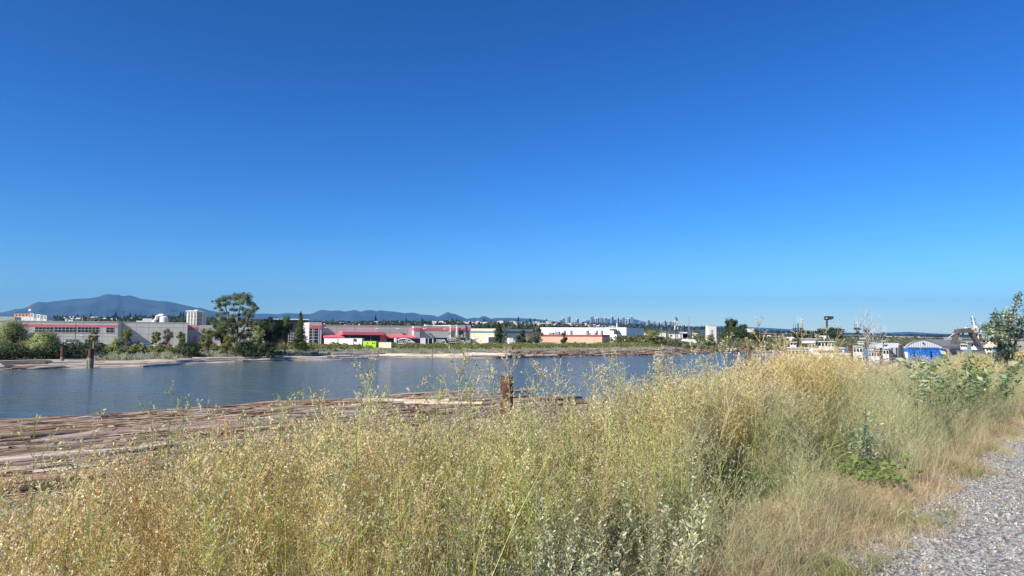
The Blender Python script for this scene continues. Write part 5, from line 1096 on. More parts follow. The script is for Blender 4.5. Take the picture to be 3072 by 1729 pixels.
container(2838.8, 2848, 1045, 1074, 143, 'orange', 'orange plywood panel at the right end of the blue containers', 3, 'plywood_panel')
a = MB(); q = P(2724, 1056, 141.5); B = empty('white_crate', (q.x, q.y, dz), 'small white crate left of the narrow blue container end', 'crate'); a.box((q.x, q.y + .4, dz), .55, .8, q.z - dz); a.build('body', M['white'], B); a = MB(); a.box((q.x, q.y + .4, q.z), .6, .85, .06); a.build('lid', M['steel'], B)
for px, yt, lb in ((2551, 1034, 'rusty brown pile between the big boat and the wheelhouse boat'), (2701, 1036, 'rusty brown pile between open shed and boathouse'), (2956, 1040, 'dark pile standing right of the gantry ship'), (2371, 1048, 'rusty brown pile left of the leftmost boat')):
    q = P(px, yt, 116); B = empty('timber_pile', (q.x, q.y, 0), lb, 'pile'); a = MB(); a.tube([(q.x, q.y, -2), q], .3, 12); a.build('shaft', M['rustbrown'], B); a = MB(); a.tube([q, q + Vector((0, 0, .15))], [.3, .12], 12); a.build('cap', M['steel'], B)
# gantry ship
Yg = 104; c = P(2935, 1060, Yg); B = empty('stern_trawler', (c.x, c.y, 0), 'weathered white stern trawler with a heavy A-frame gantry at the right', 'ship')
a = MB(); hull(a, (c.x + 5, c.y + 7), 26, 7, 3.4, .62); a.build('hull', M['hull'], B)
def bar(a, p, q, w, d=.7): 
    p, q = Vector(p), Vector(q); a.prism([p + Vector((-w, -d / 2, 0)), p + Vector((w, -d / 2, 0)), q + Vector((w, -d / 2, 0)), q + Vector((-w, -d / 2, 0))], (0, d, 0))
g = MB(); bar(g, P(2861, 1034, Yg), P(2873, 990, Yg), .26, .8); g.build('gantry_leg', M['gantry'], B); g = MB(); bar(g, P(2936, 1036, Yg), P(2908, 990, Yg), .26, .8); g.build('gantry_leg', M['gantry'], B)
g = MB(); t0, t1 = P(2866, 994, Yg - .1), P(2912, 991, Yg - .1); g.prism([t0 + Vector((0, -.5, -.35)), t1 + Vector((0, -.5, -.35)), t1 + Vector((-.3, -.5, .35)), t0 + Vector((.3, -.5, .25))], (0, 1.1, 0)); g.build('gantry_beam', M['gantry'], B)
g = MB(); q = P(2899, 985, Yg); g.box(q + Vector((0, 0, -.25)), .35, .35, .4); g.build('lamp_box', M['white'], B)
g = MB(); g.tube([P(2902, 990, Yg), P(2902, 979, Yg)], .07, 6); g.tube([P(2873, 990, Yg), P(2873, 981, Yg)], .03, 4); g.build('posts', M['dsteel'], B)
g = MB(); g.tube([P(2889, 994, Yg), P(2889, 1002, Yg)], .03, 4); g.box(P(2889, 1004, Yg), .2, .2, .25); g.build('block_and_tackle', M['dsteel'], B)
g = MB(); g.tube([P(2864, 1000, Yg), P(2842, 1016, Yg)], .05, 5); g.tube([P(2905, 993, Yg), P(2950, 1030, Yg + 5)], .05, 5); g.build('stay_wire', M['cream'], B)
for x0, y0, x1, y1, yy, dep, mt, nw in ((2880, 1034, 2900, 1049, Yg - 1, 3, 'shipwhite', 3), (2890, 1028, 2902, 1036, Yg + 1, 2, 'shipwhite', 1), (2912, 1030, 2942, 1050, Yg + 1, 5, 'shipwhite', 4), (2934, 1014, 2990, 1040, Yg + 5, 6, 'shipcream', 5), (2944, 1003, 2984, 1015, Yg + 6, 5, 'shipwhite', 6), (2919, 998, 2936, 1030, Yg + 4, 2.5, 'shipcream', 1), (2914, 1043, 2975, 1062, Yg + 3, 6, 'shipwhite', 6)):
    cabin(B, x0, x1, P((x0 + x1) / 2, y1, yy).z, P((x0 + x1) / 2, y0, yy).z, yy, dep * .6, mt, nw, 'deckhouse', .5)
a = MB(); a.tube([P(2928, 1000, Yg + 4), P(2922, 972, Yg + 4), P(2916.5, 947, Yg + 4)], [.2, .1, .05], 8); k = a.build('mast', M['white'], B); a = MB()
for y, w_ in ((955, .16), (960, .2), (968, .22), (973, .22)): q = P(2916 + (y - 947) * .24, y, Yg + 4); a.tube([q - Vector((w_ + .1, 0, 0)), q + Vector((w_ + .1, 0, 0))], .04, 5); a.box(q + Vector((-w_ - .1, 0, -.08)), .1, .1, .14); a.box(q + Vector((w_ + .1, 0, -.08)), .1, .1, .14)
a.build('navigation_lights', M['dsteel'], k); a = MB(); a.tube([P(2928, 984, Yg + 4), P(2928, 979, Yg + 4)], [.35, .25], 10); a.box(P(2926, 989, Yg + 4), 1.0, 1.0, .15); a.box(P(2928, 997, Yg + 4), 1.3, 1.3, .15); a.build('lookout', M['shipcream'], k)
a = MB(); a.tube([P(2945, 1000, Yg + 5), P(2938, 966, Yg + 5)], .03, 4); a.build('whip_antenna', M['white'], B)
a = MB()
for i in range(12): x = 2944 + i * 3.6; a.tube([P(x, 1003, Yg + 5.5), P(x, 997, Yg + 5.5)], .025, 4)
a.tube([P(2944, 997, Yg + 5.5), P(2984, 997, Yg + 5.5)], .025, 4); a.build('railing', M['shipwhite'], B)
# floating booms of rusty logs near the harbour, seen through the weeds
for i in range(16):
    px = 2290 + i * 16; q = G(px, 1064 + (i % 3) * 2, .1); o = add_log('driftwood_log', RUST[i % 4], (q.x, q.y, .15), .3 + rg.gauss(0, .1), 0, 1, 'rusty brown log floating behind the moored boats', 'logs floating behind the boats')

# ------------------------------------------------------------------ near vegetation
STEM = np.array([(.64, .56, .22), (.70, .58, .30), (.50, .52, .18), (.66, .48, .26)]); SEED = np.array([(.74, .65, .45), (.80, .72, .52), (.62, .55, .36), (.68, .55, .37), (.58, .58, .40), (.34, .27, .16)])
def weed_tpl(seed, lod=0, nb=17, spread=1.0, seedn=560, seedcol=SEED, stemcol=STEM, fmin=.46, leafl=.0125):
    """unit-height branching dry weed: quads, colours"""
    r = np.random.default_rng(seed); Q = []; C = []
    wv = r.normal(size=4) * .035; hs_ = np.linspace(0, 1, 6)
    sp = lambda f: np.array([wv[0] * math.sin(f * 3) + wv[1] * f, wv[2] * math.sin(f * 3.3) + wv[3] * f, f])
    stem = np.array([sp(f) for f in hs_]); sc_ = stemcol[r.integers(0, len(stemcol))]
    ws = np.array([.0055, .005, .0042, .0034, .0026, .0014]) * (1.6 if lod else 1)
    for sd in ((1, 0, 0), (0, 1, 0)): q = ribbon(stem, ws, sd); Q.append(q); C.append(np.repeat(sc_[None], len(q), 0))
    tips = []; az = r.random() * 6.28
    for i in range(nb if not lod else nb - 5):
        f = fmin + (1 - fmin - .03) * (i + r.random()) / (nb if not lod else nb - 5); az += 2.4 + .4 * r.normal()
        L_ = (.30 * (1 - f) + .09) * spread * (.7 + .6 * r.random()); al = rad(28 + 26 * r.random())
        o = np.array([math.cos(az), math.sin(az), 0]); p0 = sp(f); d0 = o * math.sin(al) + np.array([0, 0, math.cos(al)]); d1 = o * math.sin(al * .7) + np.array([0, 0, math.cos(al * .7)])
        p1 = p0 + d0 * L_ * .5; p2 = p1 + d1 * L_ * .5; sd = np.array([-o[1], o[0], 0]) if r.random() < .5 else np.cross(d0, [-o[1], o[0], 0])
        q = ribbon([p0, p1, p2], np.array([.0028, .0022, .0012]) * (1.7 if lod else 1), sd); Q.append(q); C.append(np.repeat(sc_[None], 2, 0) * (1 + .1 * r.normal()))
        tips.append((p0, p1, p2))
        for j in range(5 if not lod else 2):
            g = .25 + .7 * r.random(); s0 = p0 + (p1 - p0) * min(1, g * 2) if g < .5 else p1 + (p2 - p1) * (g * 2 - 1)
            dd = d0 + .75 * r.normal(size=3); dd[2] = abs(dd[2]) + .2; dd /= np.linalg.norm(dd); s1 = s0 + dd * L_ * (.2 + .25 * r.random())
            q = ribbon([s0, s1], np.array([.0018, .001]) * (2 if lod else 1), np.cross(dd, rdir(1, r)[0])); Q.append(q); C.append(sc_[None] * .95); tips.append((s0, (s0 + s1) / 2, s1))
    tips.append((sp(.8), sp(.9), sp(1.0))); tips.append((sp(.88), sp(.94), sp(1.02)))
    n = seedn if not lod else seedn // 3; k = r.integers(0, len(tips), n); T = np.array(tips); g = r.random(n)[:, None] ** .8
    a = T[k, 0] + (T[k, 2] - T[k, 0]) * (.25 + .78 * g); ax = T[k, 2] - T[k, 0]; ax /= np.linalg.norm(ax, axis=1)[:, None] + 1e-9
    d = ax + .8 * rdir(n, r); d /= np.linalg.norm(d, axis=1)[:, None]
    ll = leafl * (.55 + .9 * r.random(n)) * (1.7 if lod else 1)
    Q.append(rhomb(a + d * .004 + .003 * r.normal(size=(n, 3)), d, ll, ll * (.26 + .24 * r.random(n)), r)); C.append(cols(n, seedcol, .16, r))
    return np.concatenate(Q), np.concatenate(C)
def blades_tpl(seed, n, h, lean, w_, col, seg=3, spread=.08, droop=.5):
    r = np.random.default_rng(seed); Q = []; C = []
    for i in range(n):
        az = r.random() * 6.28; o = np.array([math.cos(az), math.sin(az), 0]); b0 = np.array([r.normal() * spread, r.normal() * spread, 0]); hh = h * (.5 + .6 * r.random()); ln = lean * (.3 + r.random())
        P_ = [b0 + o * ln * hh * (f ** 1.7) + np.array([0, 0, hh * (f - droop * .35 * f ** 3)]) for f in np.linspace(0, 1, seg + 1)]
        Q.append(ribbon(P_, w_ * np.linspace(1, .15, seg + 1), np.array([-o[1], o[0], 0]) if r.random() < .6 else rdir(1, r)[0])); C.append(np.repeat(cols(1, col, .15, r), seg, 0))
    return np.concatenate(Q), np.concatenate(C)
def place(tpls, X, Y, S, name, label, cat, mat=WEED, lean=.10, tint=None, seed=0, sink=.03, windx=0.0, zoff=None):
    """one mesh of many plants: nobody could count them"""
    r = np.random.default_rng(seed); Z = hn(X, Y) - sink; n = len(X); k = r.integers(0, len(tpls), n); Qs = []; Cs = []
    if zoff is not None: Z = Z + zoff
    for j, (Q, C) in enumerate(tpls):
        I = np.where(k == j)[0]
        if not len(I): continue
        a = r.random(len(I)) * 6.28; ca, sa = np.cos(a), np.sin(a); lx = lean * r.normal(size=len(I)) + windx; ly = lean * r.normal(size=len(I))
        q = Q.reshape(-1, 3); x = q[None, :, 0] * ca[:, None] - q[None, :, 1] * sa[:, None]; y = q[None, :, 0] * sa[:, None] + q[None, :, 1] * ca[:, None]; z = np.repeat(q[None, :, 2], len(I), 0)
        s = S[I][:, None]; x = (x + lx[:, None] * z) * s + X[I][:, None]; y = (y + ly[:, None] * z) * s + Y[I][:, None]; z = z * s * (1 - .3 * (lx ** 2 + ly ** 2))[:, None] + Z[I][:, None]
        Qs.append(np.stack([x, y, z], -1).reshape(-1, 4, 3).astype(np.float32))
        tc_ = (1 + .13 * r.normal(size=(len(I), 1, 1))) * np.ones((len(I), 1, 3))
        if tint is not None: tc_ = tc_ * tint(X[I], Y[I], r)[:, None, :]
        Cs.append((C[None] * tc_).reshape(-1, 3).astype(np.float32))
    o = quad_mesh(name, np.concatenate(Qs), np.clip(np.concatenate(Cs), .005, .85), mat); return tag(o, label, cat, kind='stuff')
def inview(X, Y, Z, mx=60):
    x = X; y = Y; z = Z - EYE.z; v = np.stack([x, y, z], -1) @ np.array(CR)  # camera coordinates
    px = 1536 + FPX * v[..., 0] / -v[..., 2]; py = 864.5 - FPX * v[..., 1] / -v[..., 2]
    return (v[..., 2] < -.3) & (px > -mx - 300) & (px < 3072 + mx + 300) & (py < 1729 + 900)
def ground_hit(px, py, h):
    d = ray(px, py); t_ = 1.0
    for _ in range(500):
        q = EYE + d * t_
        if q.z < float(hn(q.x, q.y)) + h: break
        t_ += .03
    return q
EXC = [(ground_hit(px, py, .35), R_, L_) for px, py, R_, L_ in ((2215, 1425, .55, 1.7), (2505, 1318, .60, 3.2), (2520, 1390, .34, 1.0), (2595, 1340, .22, .8), (1870, 1640, .2, .6))]
def scatter(n, s0, s1, t0, t1, seed, dens=None, excl=False):
    r = np.random.default_rng(seed); s = r.uniform(s0, s1, n); t = r.uniform(t0, t1, n)
    X = E0.x + NV.x * s + D.x * t; Y = E0.y + NV.y * s + D.y * t; ok = inview(X, Y, hn(X, Y)) & ((X ** 2 + Y ** 2) > 1.45 ** 2)
    if dens is not None: ok &= r.random(n) < dens(s, t, X, Y)
    if excl:
        for q, R_, L_ in EXC:                      # keep the low patches free of taller plants just before them
            l = math.hypot(q.x, q.y); ux, uy = q.x / l, q.y / l; al = X * ux + Y * uy; ac = np.abs(-X * uy + Y * ux)
            ok &= ~((al > l - L_) & (al < l + R_ * .5) & (ac < R_ * .8))
    return X[ok], Y[ok], s[ok], t[ok]
def nz2(x, y, f=1.0, p=0.0): return .5 + .25 * (np.sin(x * f * 1.7 + p) * np.sin(y * f * 1.3 + 2 * p) + np.sin((x + y) * f * .9 + p) + .0)
def warm(X, Y, r):
    g = nz2(X, Y, .55, 1.0)[:, None]; right = np.clip((X / np.maximum(Y, 1) - .12) * 3.2, 0, 1)[:, None]
    base = np.array([1.05, 1.01, .92]) * (1 - g) + np.array([1.14, 1.0, .86]) * g
    return base * (1 - right) + base * np.array([1.05, 1.0, .88]) * right
def uu(X, Y): return X / np.maximum(Y, .5) + .26 * (nz2(X, Y, 1.1, .7) - .5) + .10 * (nz2(X, Y, 3.1, 2.7) - .5)
TA = [weed_tpl(s) for s in range(10)]; TB = [weed_tpl(40 + s, 1) for s in range(8)]
TY = [weed_tpl(70 + s, 0, 20, 1.15, 260, np.array([(.76, .65, .42), (.68, .58, .36), (.58, .53, .34), (.36, .28, .16)]), np.array([(.66, .58, .30), (.56, .52, .25)])) for s in range(6)]
UF = np.array([-1, .0, .12, .25, .36, .45, .51, .62, .69, .9]); HF = np.array([.98, .92, .87, .94, 1.17, 1.10, .88, .78, .97, 1.04])
def hgt(s, t, X, Y, r): return (.98 + .22 * nz2(X, Y, .9, 2.0) + .13 * r.normal(size=len(X))) * np.interp(uu(X, Y), UF, HF)
# near band
X, Y, s, t = scatter(9500, .75, 6.5, -9, 14, 501, lambda s, t, X, Y: np.clip((s - .7) / .9, .0, 1) * np.where(uu(X, Y) > .28, np.clip((s - .95 - 6 * np.clip(uu(X, Y) - .36, 0, .16)) / .8, 0, 1), 1) * .66, excl=True)
r_ = np.random.default_rng(1); place(TA, X, Y, np.clip(hgt(s, t, X, Y, r_) * np.clip(.65 + (s - .7) * .28, .6, 1.08), .4, 1.75), 'dry_weeds', 'dense tangle of tall dry olive-tan weeds covering the near river bank', 'weeds', tint=warm, seed=11)
# lower slope, coarser
X, Y, s, t = scatter(5200, 6.5, 13.5, -12, 34, 502, lambda s, t, X, Y: np.full(len(s), .8))
r_ = np.random.default_rng(2); place(TB, X, Y, np.clip(hgt(s, t, X, Y, r_) * 1.05, .5, 1.6), 'slope_weeds', 'dry weeds lower down the bank slope beside the log boom', 'weeds', tint=warm, seed=12)
# far along the bank
X, Y, s, t = scatter(9000, .9, 7.5, 13, 60, 503, lambda s, t, X, Y: np.clip((s - .7) / .8, 0, 1) * np.clip(1.3 - t / 60, .3, 1) * .85)
r_ = np.random.default_rng(3); place(TB + TY[:2], X, Y, np.clip(hgt(s, t, X, Y, r_) * 1.02, .5, 1.75), 'distant_bank_weeds', 'golden dry weeds farther along the bank before the moored boats', 'weeds', tint=warm, seed=13)
# tall golden stand right of centre
def gold(s, t, X, Y):
    u = uu(X, Y); return np.clip(1 - np.abs(u - .30) / .15, 0, 1) * np.clip((s - 1.3) / .5, 0, 1)
X, Y, s, t = scatter(5200, 1.3, 5, 0, 16, 504, gold, excl=True)
r_ = np.random.default_rng(4); place(TY, X, Y, (1.14 + .13 * r_.normal(size=len(X)) + .10 * nz2(X, Y, .8)) * np.where(uu(X, Y) > .40, .9, 1), 'golden_weeds', 'tall golden-yellow weed stand right of centre, before the white boats', 'weeds', lean=.2, seed=14)
# green stems in the lower left
TG = [weed_tpl(100 + s, 0, 12, .7, 130, np.array([(.40, .42, .20), (.50, .48, .28), (.58, .52, .33)]), np.array([(.32, .40, .09), (.44, .48, .13), (.52, .52, .17)]), .5) for s in range(6)]
X, Y, s, t = scatter(1000, .9, 4.8, -8, 5, 505, excl=True)
r_ = np.random.default_rng(6); place(TG, X, Y, 1.1 + .2 * r_.normal(size=len(X)), 'green_stalks', 'upright green and yellow weed stalks low in the near tangle', 'weeds', lean=.08, seed=15)
TST = [blades_tpl(130 + i, 7, 1.0, .22, .0048, np.array([(.66, .58, .22), (.56, .56, .18), (.70, .56, .30), (.45, .50, .15)]), 4, .10, .1) for i in range(6)]
X, Y, s, t = scatter(5200, .9, 6.5, -9, 15, 515, lambda s, t, X, Y: np.where(uu(X, Y) > .36, s > 2.0, 1), excl=True)
r_ = np.random.default_rng(16); place(TST, X, Y, hgt(s, t, X, Y, r_) * .92, 'straw_stalks', 'bare straw-yellow stalks standing upright through the weed tangle', 'weeds', lean=.13, tint=warm, seed=25)
TBR = [blades_tpl(140 + i, 5, 1.0, 1.3, .0045, np.array([(.52, .36, .20), (.62, .48, .26)]), 4, .10, 1.0) for i in range(4)]
X, Y, s, t = scatter(900, .9, 6, -9, 14, 516, excl=True)
r_ = np.random.default_rng(17); place(TBR, X, Y, hgt(s, t, X, Y, r_) * .95, 'bent_stalks', 'broken reddish-brown stalks bent over in the weed tangle', 'weeds', lean=.35, seed=26)
# silvery mugwort low at the front
def mug(seed):
    r = np.random.default_rng(seed); Q = []; C = []
    for k in range(4):
        az = r.random() * 6.28; ln = .1 + .25 * r.random(); H = .7 + .3 * r.random(); b0 = r.normal(size=3) * .04; b0[2] = 0
        pt = lambda f: b0 + np.array([math.cos(az) * ln * f ** 1.4, math.sin(az) * ln * f ** 1.4, H * f])
        st_ = np.array([pt(f) for f in (0, .35, .7, 1)]); q = ribbon(st_, [.006, .005, .004, .002], rdir(1, r)[0]); Q.append(q); C.append(np.repeat(np.array([[.30, .28, .16]]), 3, 0))
        n = 95; f = r.random(n) ** .7; c = np.array([pt(x) for x in f]); az2 = r.random(n) * 6.28; d = np.stack([np.cos(az2), np.sin(az2), .5 + .6 * r.random(n)], 1); d /= np.linalg.norm(d, axis=1)[:, None]
        l = .05 * (1.15 - .7 * f) * (.6 + .8 * r.random(n)); Q.append(rhomb(c + d * l[:, None] * .7 + .008 * r.normal(size=(n, 3)), d, l, l * .34, r)); C.append(cols(n, np.array([(.52, .52, .33), (.43, .46, .27), (.60, .58, .39), (.28, .33, .15)]), .15, r))
    return np.concatenate(Q), np.concatenate(C)
TM = [mug(200 + i) for i in range(7)]
def mugd(s, t, X, Y):
    u = uu(X, Y); return np.clip(1.2 - np.abs(u - .13) / .26, 0, 1) * np.clip(1.5 - np.abs(s - 1.5) / .9, 0, 1) + .12 * (s > 1)
X, Y, s, t = scatter(4300, .6, 3.4, -6, 9, 506, mugd, excl=True)
r_ = np.random.default_rng(7); place(TM, X, Y, .66 + .17 * r_.normal(size=len(X)), 'mugwort', 'silvery green mugwort growing low along the verge', 'mugwort', lean=.12, seed=16)
# greyish soft grass on the right, by the path
TW_ = [blades_tpl(230 + i, 34, 1.0, .55, .0065, np.array([(.42, .46, .25), (.56, .54, .32), (.26, .33, .15), (.66, .58, .36), (.20, .24, .10)]), 4, .10) for i in range(7)]
X, Y, s, t = scatter(8200, .25, 2.8, -2, 40, 507, lambda s, t, X, Y: np.clip((s - .15) / .6, 0, 1) * np.clip((uu(X, Y) - .28) / .12, 0, 1) * np.clip(1.25 - t / 50, .3, 1) * .85, excl=True)
r_ = np.random.default_rng(8); place(TW_, X, Y, (.62 + .14 * r_.normal(size=len(X)) + .25 * nz2(X, Y, 1.2)) * np.clip(.45 + s * .45, .5, 1.05), 'soft_grass', 'soft grey-green knee-high grass beside the gravel path', 'grass', lean=.3, seed=17)
TGW = [weed_tpl(150 + s_, 0, 15, 1.2, 330, np.array([(.48, .52, .33), (.60, .60, .40), (.38, .44, .25), (.66, .58, .38), (.26, .30, .15)]), np.array([(.44, .48, .20), (.56, .52, .26)]), .2) for s_ in range(6)]
X, Y, s, t = scatter(7800, .2, 3.4, -3, 34, 517, lambda s, t, X, Y: np.clip((s - .15) / .5, 0, 1) * np.clip((uu(X, Y) - .22) / .10, 0, 1) * .9, excl=True)
r_ = np.random.default_rng(18); place(TGW, X, Y, (.78 + .14 * r_.normal(size=len(X)) + .2 * nz2(X, Y, 1.2)) * np.clip(.5 + s * .4, .5, 1.1), 'green_weeds', 'grey-green bushy weeds between the golden stand and the gravel path', 'weeds', lean=.25, seed=27)
# straw-coloured short grass on the verge
STRAW = np.array([(.64, .50, .31), (.72, .58, .38), (.54, .41, .25), (.50, .44, .23)])
TS = [blades_tpl(250 + i, 40, .20, 1.0, .0035, STRAW, 3, .07, .8) for i in range(7)]
X, Y, s, t = scatter(36000, -.55, 2.0, -3, 30, 508, lambda s, t, X, Y: np.clip((s + .5) / 1.1, 0, 1) ** 1.6 * (.25 + 1.2 * np.clip(nz2(X, Y, 2.6, .4) - .35, 0, 1)) * np.clip(1.2 - t / 34, .2, 1))
r_ = np.random.default_rng(9); place(TS, X, Y, .75 + .25 * r_.normal(size=len(X)) + .5 * np.clip(s, 0, 1), 'dry_grass', 'short straw-coloured grass on the verge of the gravel path', 'grass', lean=.3, seed=18, sink=.01)
TG2 = [blades_tpl(270 + i, 34, .22, .8, .004, np.array([(.16, .22, .06), (.24, .27, .09), (.34, .32, .14)]), 3, .06) for i in range(4)]
X, Y, s, t = scatter(1500, -.2, 1.8, -2, 16, 509, lambda s, t, X, Y: (nz2(X, Y, 2.1, 2.2) > .62) * .9)
r_ = np.random.default_rng(10); place(TG2, X, Y, .9 + .3 * r_.normal(size=len(X)), 'green_grass_tufts', 'scattered low green grass tufts between the straw grass', 'grass', lean=.2, seed=19, sink=.01)
# tall straw seed-head grasses by the verge
TH = [blades_tpl(290 + i, 16, .7, .35, .003, STRAW, 4, .06, .3) for i in range(5)]
X, Y, s, t = scatter(3800, .15, 2.2, -4, 14, 510, lambda s, t, X, Y: np.clip(nz2(X, Y, 1.5, 3.2) * 1.2 - .1, 0, 1), excl=True)
r_ = np.random.default_rng(12); place(TH, X, Y, .58 + .2 * r_.normal(size=len(X)), 'seed_grass', 'thin straw seed-head grasses standing between verge and weeds', 'grass', lean=.2, seed=20)
# bright green horsetail patches
def clump(name, px, py, R, n, tpls, S, label, cat, mat=WEED, seed=1, hgt_=.35):
    r = np.random.default_rng(seed); d = ray(px, py); t_ = 1.0
    for _ in range(400):
        q = EYE + d * t_
        if q.z < float(hn(q.x, q.y)) + hgt_: break
        t_ += .03
    X = q.x + R * r.normal(size=n) * .5; Y = q.y + R * r.normal(size=n) * .5
    Z = hn(X, Y); k = r.integers(0, len(tpls), n); Q = []; C = []
    for i in range(n):
        a = r.random() * 6.28; s = S * (.8 + .4 * r.random()); v = tpls[k[i]][0] * s; x = v[..., 0] * math.cos(a) - v[..., 1] * math.sin(a); y = v[..., 0] * math.sin(a) + v[..., 1] * math.cos(a)
        Q.append(np.stack([x + X[i], y + Y[i], v[..., 2] + Z[i] - .02], -1)); C.append(tpls[k[i]][1] * (1 + .1 * r.normal()))
    o = quad_mesh(name, np.concatenate(Q), np.clip(np.concatenate(C), .005, .8), mat, None, (float(q.x), float(q.y), float(hn(q.x, q.y)))); tag(o, label, cat); return o
HT = [blades_tpl(310 + i, 90, .55, .55, .0028, np.array([(.17, .27, .07), (.24, .33, .11), (.12, .20, .05), (.34, .36, .16)]), 4, .07, .9) for i in range(4)]
for px, py, R, n, S, lb, sd in ((2215, 1425, .42, 64, 1.0, 'round bright green horsetail patch in front, left of the bramble', 1), (2505, 1318, .40, 50, 1.05, 'bright green horsetail patch behind, beside the grey-leaved weed', 2), (2320, 1365, .35, 20, .9, 'small green horsetail tuft between the two bigger patches', 3), (1870, 1640, .3, 16, .7, 'small green horsetail tuft under the mugwort near the bottom', 4)):
    clump('horsetail_patch', px, py, R, n, HT, S, lb, 'horsetail', seed=sd)
def leafy(seed, n, H, R, ls, col, wf=.7, stems=5, up=.3, f0=.08):
    r = np.random.default_rng(seed); Q = []; C = []
    for k in range(stems):
        az = r.random() * 6.28; rr = R * (.3 + .7 * r.random()); hh = H * (.65 + .4 * r.random()); pt = lambda f: np.array([math.cos(az) * rr * f, math.sin(az) * rr * f, hh * f ** .8])
        st_ = np.array([pt(f) for f in np.linspace(0, 1, 5)]); q = ribbon(st_, np.linspace(.012, .004, 5), rdir(1, r)[0]); Q.append(q); C.append(np.repeat(np.array([[.16, .13, .07]]), 4, 0))
        m_ = n // stems; f = f0 + (1 - f0) * r.random(m_); c = np.array([pt(x) for x in f]); d = rdir(m_, r); d[:, 2] = np.abs(d[:, 2]) * up; d /= np.linalg.norm(d, axis=1)[:, None]
        l = ls * (.55 + .7 * r.random(m_)); nn = np.stack([.5 * r.normal(size=m_), .5 * r.normal(size=m_), np.ones(m_)], 1); p = np.cross(d, nn); p /= np.linalg.norm(p, axis=1)[:, None]; c = c + d * l[:, None] * .8
        cc = cols(m_, col, .15, r)
        for a0, a1, w0, w1 in ((-.5, -.15, .25, 1.0), (-.15, .5, 1.0, .06)):
            A = c + d * (l * a0)[:, None]; B_ = c + d * (l * a1)[:, None]; W0 = p * (l * wf * .5 * w0)[:, None]; W1 = p * (l * wf * .5 * w1)[:, None]
            Q.append(np.stack([A - W0, A + W0, B_ + W1, B_ - W1], 1)); C.append(cc)
    return np.concatenate(Q), np.concatenate(C)
BR = [leafy(330 + i, 150, .34, .42, .062, np.array([(.20, .34, .06), (.30, .42, .10), (.14, .24, .05)]), .75, 5, .15) for i in range(3)]
clump('bramble', 2520, 1390, .50, 12, BR, 1.0, 'bright green bramble with broad leaves between grass and path', 'bramble', LEAF, 6, .3)
SG = [leafy(340 + i, 120, .75, .28, .055, np.array([(.32, .41, .26), (.42, .49, .34), (.24, .32, .19)]), .3, 6, .6) for i in range(3)]
clump('grey_leaved_weed', 2595, 1340, .3, 9, SG, 1.0, 'grey-green leafy weed standing beside the rear horsetail patch', 'weed', WEED, 7, .4)
clump('grey_leaved_weed', 1905, 1395, .3, 5, SG, .9, 'grey-green leafy weed in the tangle right of centre', 'weed', WEED, 17, .5)
# poplar suckers with big pale leaves
PLV = np.array([(.42, .47, .27), (.50, .54, .34), (.16, .24, .08), (.34, .42, .18)])
def shrub_at(px, yt, Y, R, n, ls, label, seed, stems=8, name='poplar_sucker', mat=LEAF, col=PLV, wf=.85, f0=.08):
    c = P(px, yt, Y); zg = float(hn(c.x, c.y)); q, cc = leafy(seed, n, c.z - zg, R, ls, col, wf, stems, .5, f0); o = quad_mesh(name, q, cc, mat); o.location = (c.x, c.y, zg - .02); tag(o, label, 'shrub'); return o
shrub_at(2742, 1066, 9.5, .4, 46, .11, 'young poplar sucker with the biggest pale leaves, before the blue containers', 401, 6, col=PLV[:2], f0=.72)
shrub_at(2875, 1072, 12.5, 1.0, 2200, .075, 'leafy green poplar thicket with upturned pale leaves near the path', 402, 26, name='poplar_thicket', col=np.array([(.20, .30, .10), (.28, .38, .15), (.15, .23, .08), (.52, .56, .34)]), wf=.5)
shrub_at(2960, 1066, 14.0, 1.0, 1800, .075, 'second green poplar thicket, right of the pale-leaved one', 403, 14, name='poplar_thicket', col=np.array([(.22, .31, .11), (.30, .39, .16), (.16, .24, .09)]), wf=.5)
shrub_at(2900, 1064, 11.5, .8, 60, .11, 'sparse poplar sucker with large pale upturned leaves over the thicket', 404, 7, col=PLV[:2], wf=.75, f0=.7)
shrub_at(2780, 1046, 9.9, .3, 16, .11, 'thin poplar sucker tip against the blue containers', 405, 3, col=PLV, f0=.75)
shrub_at(2790, 1120, 11.0, .8, 1500, .062, 'lower and widest poplar thicket, left of the one with upturned pale leaves', 406, 26, name='poplar_thicket', col=np.array([(.24, .33, .13), (.32, .40, .18), (.18, .26, .10)]), wf=.45)
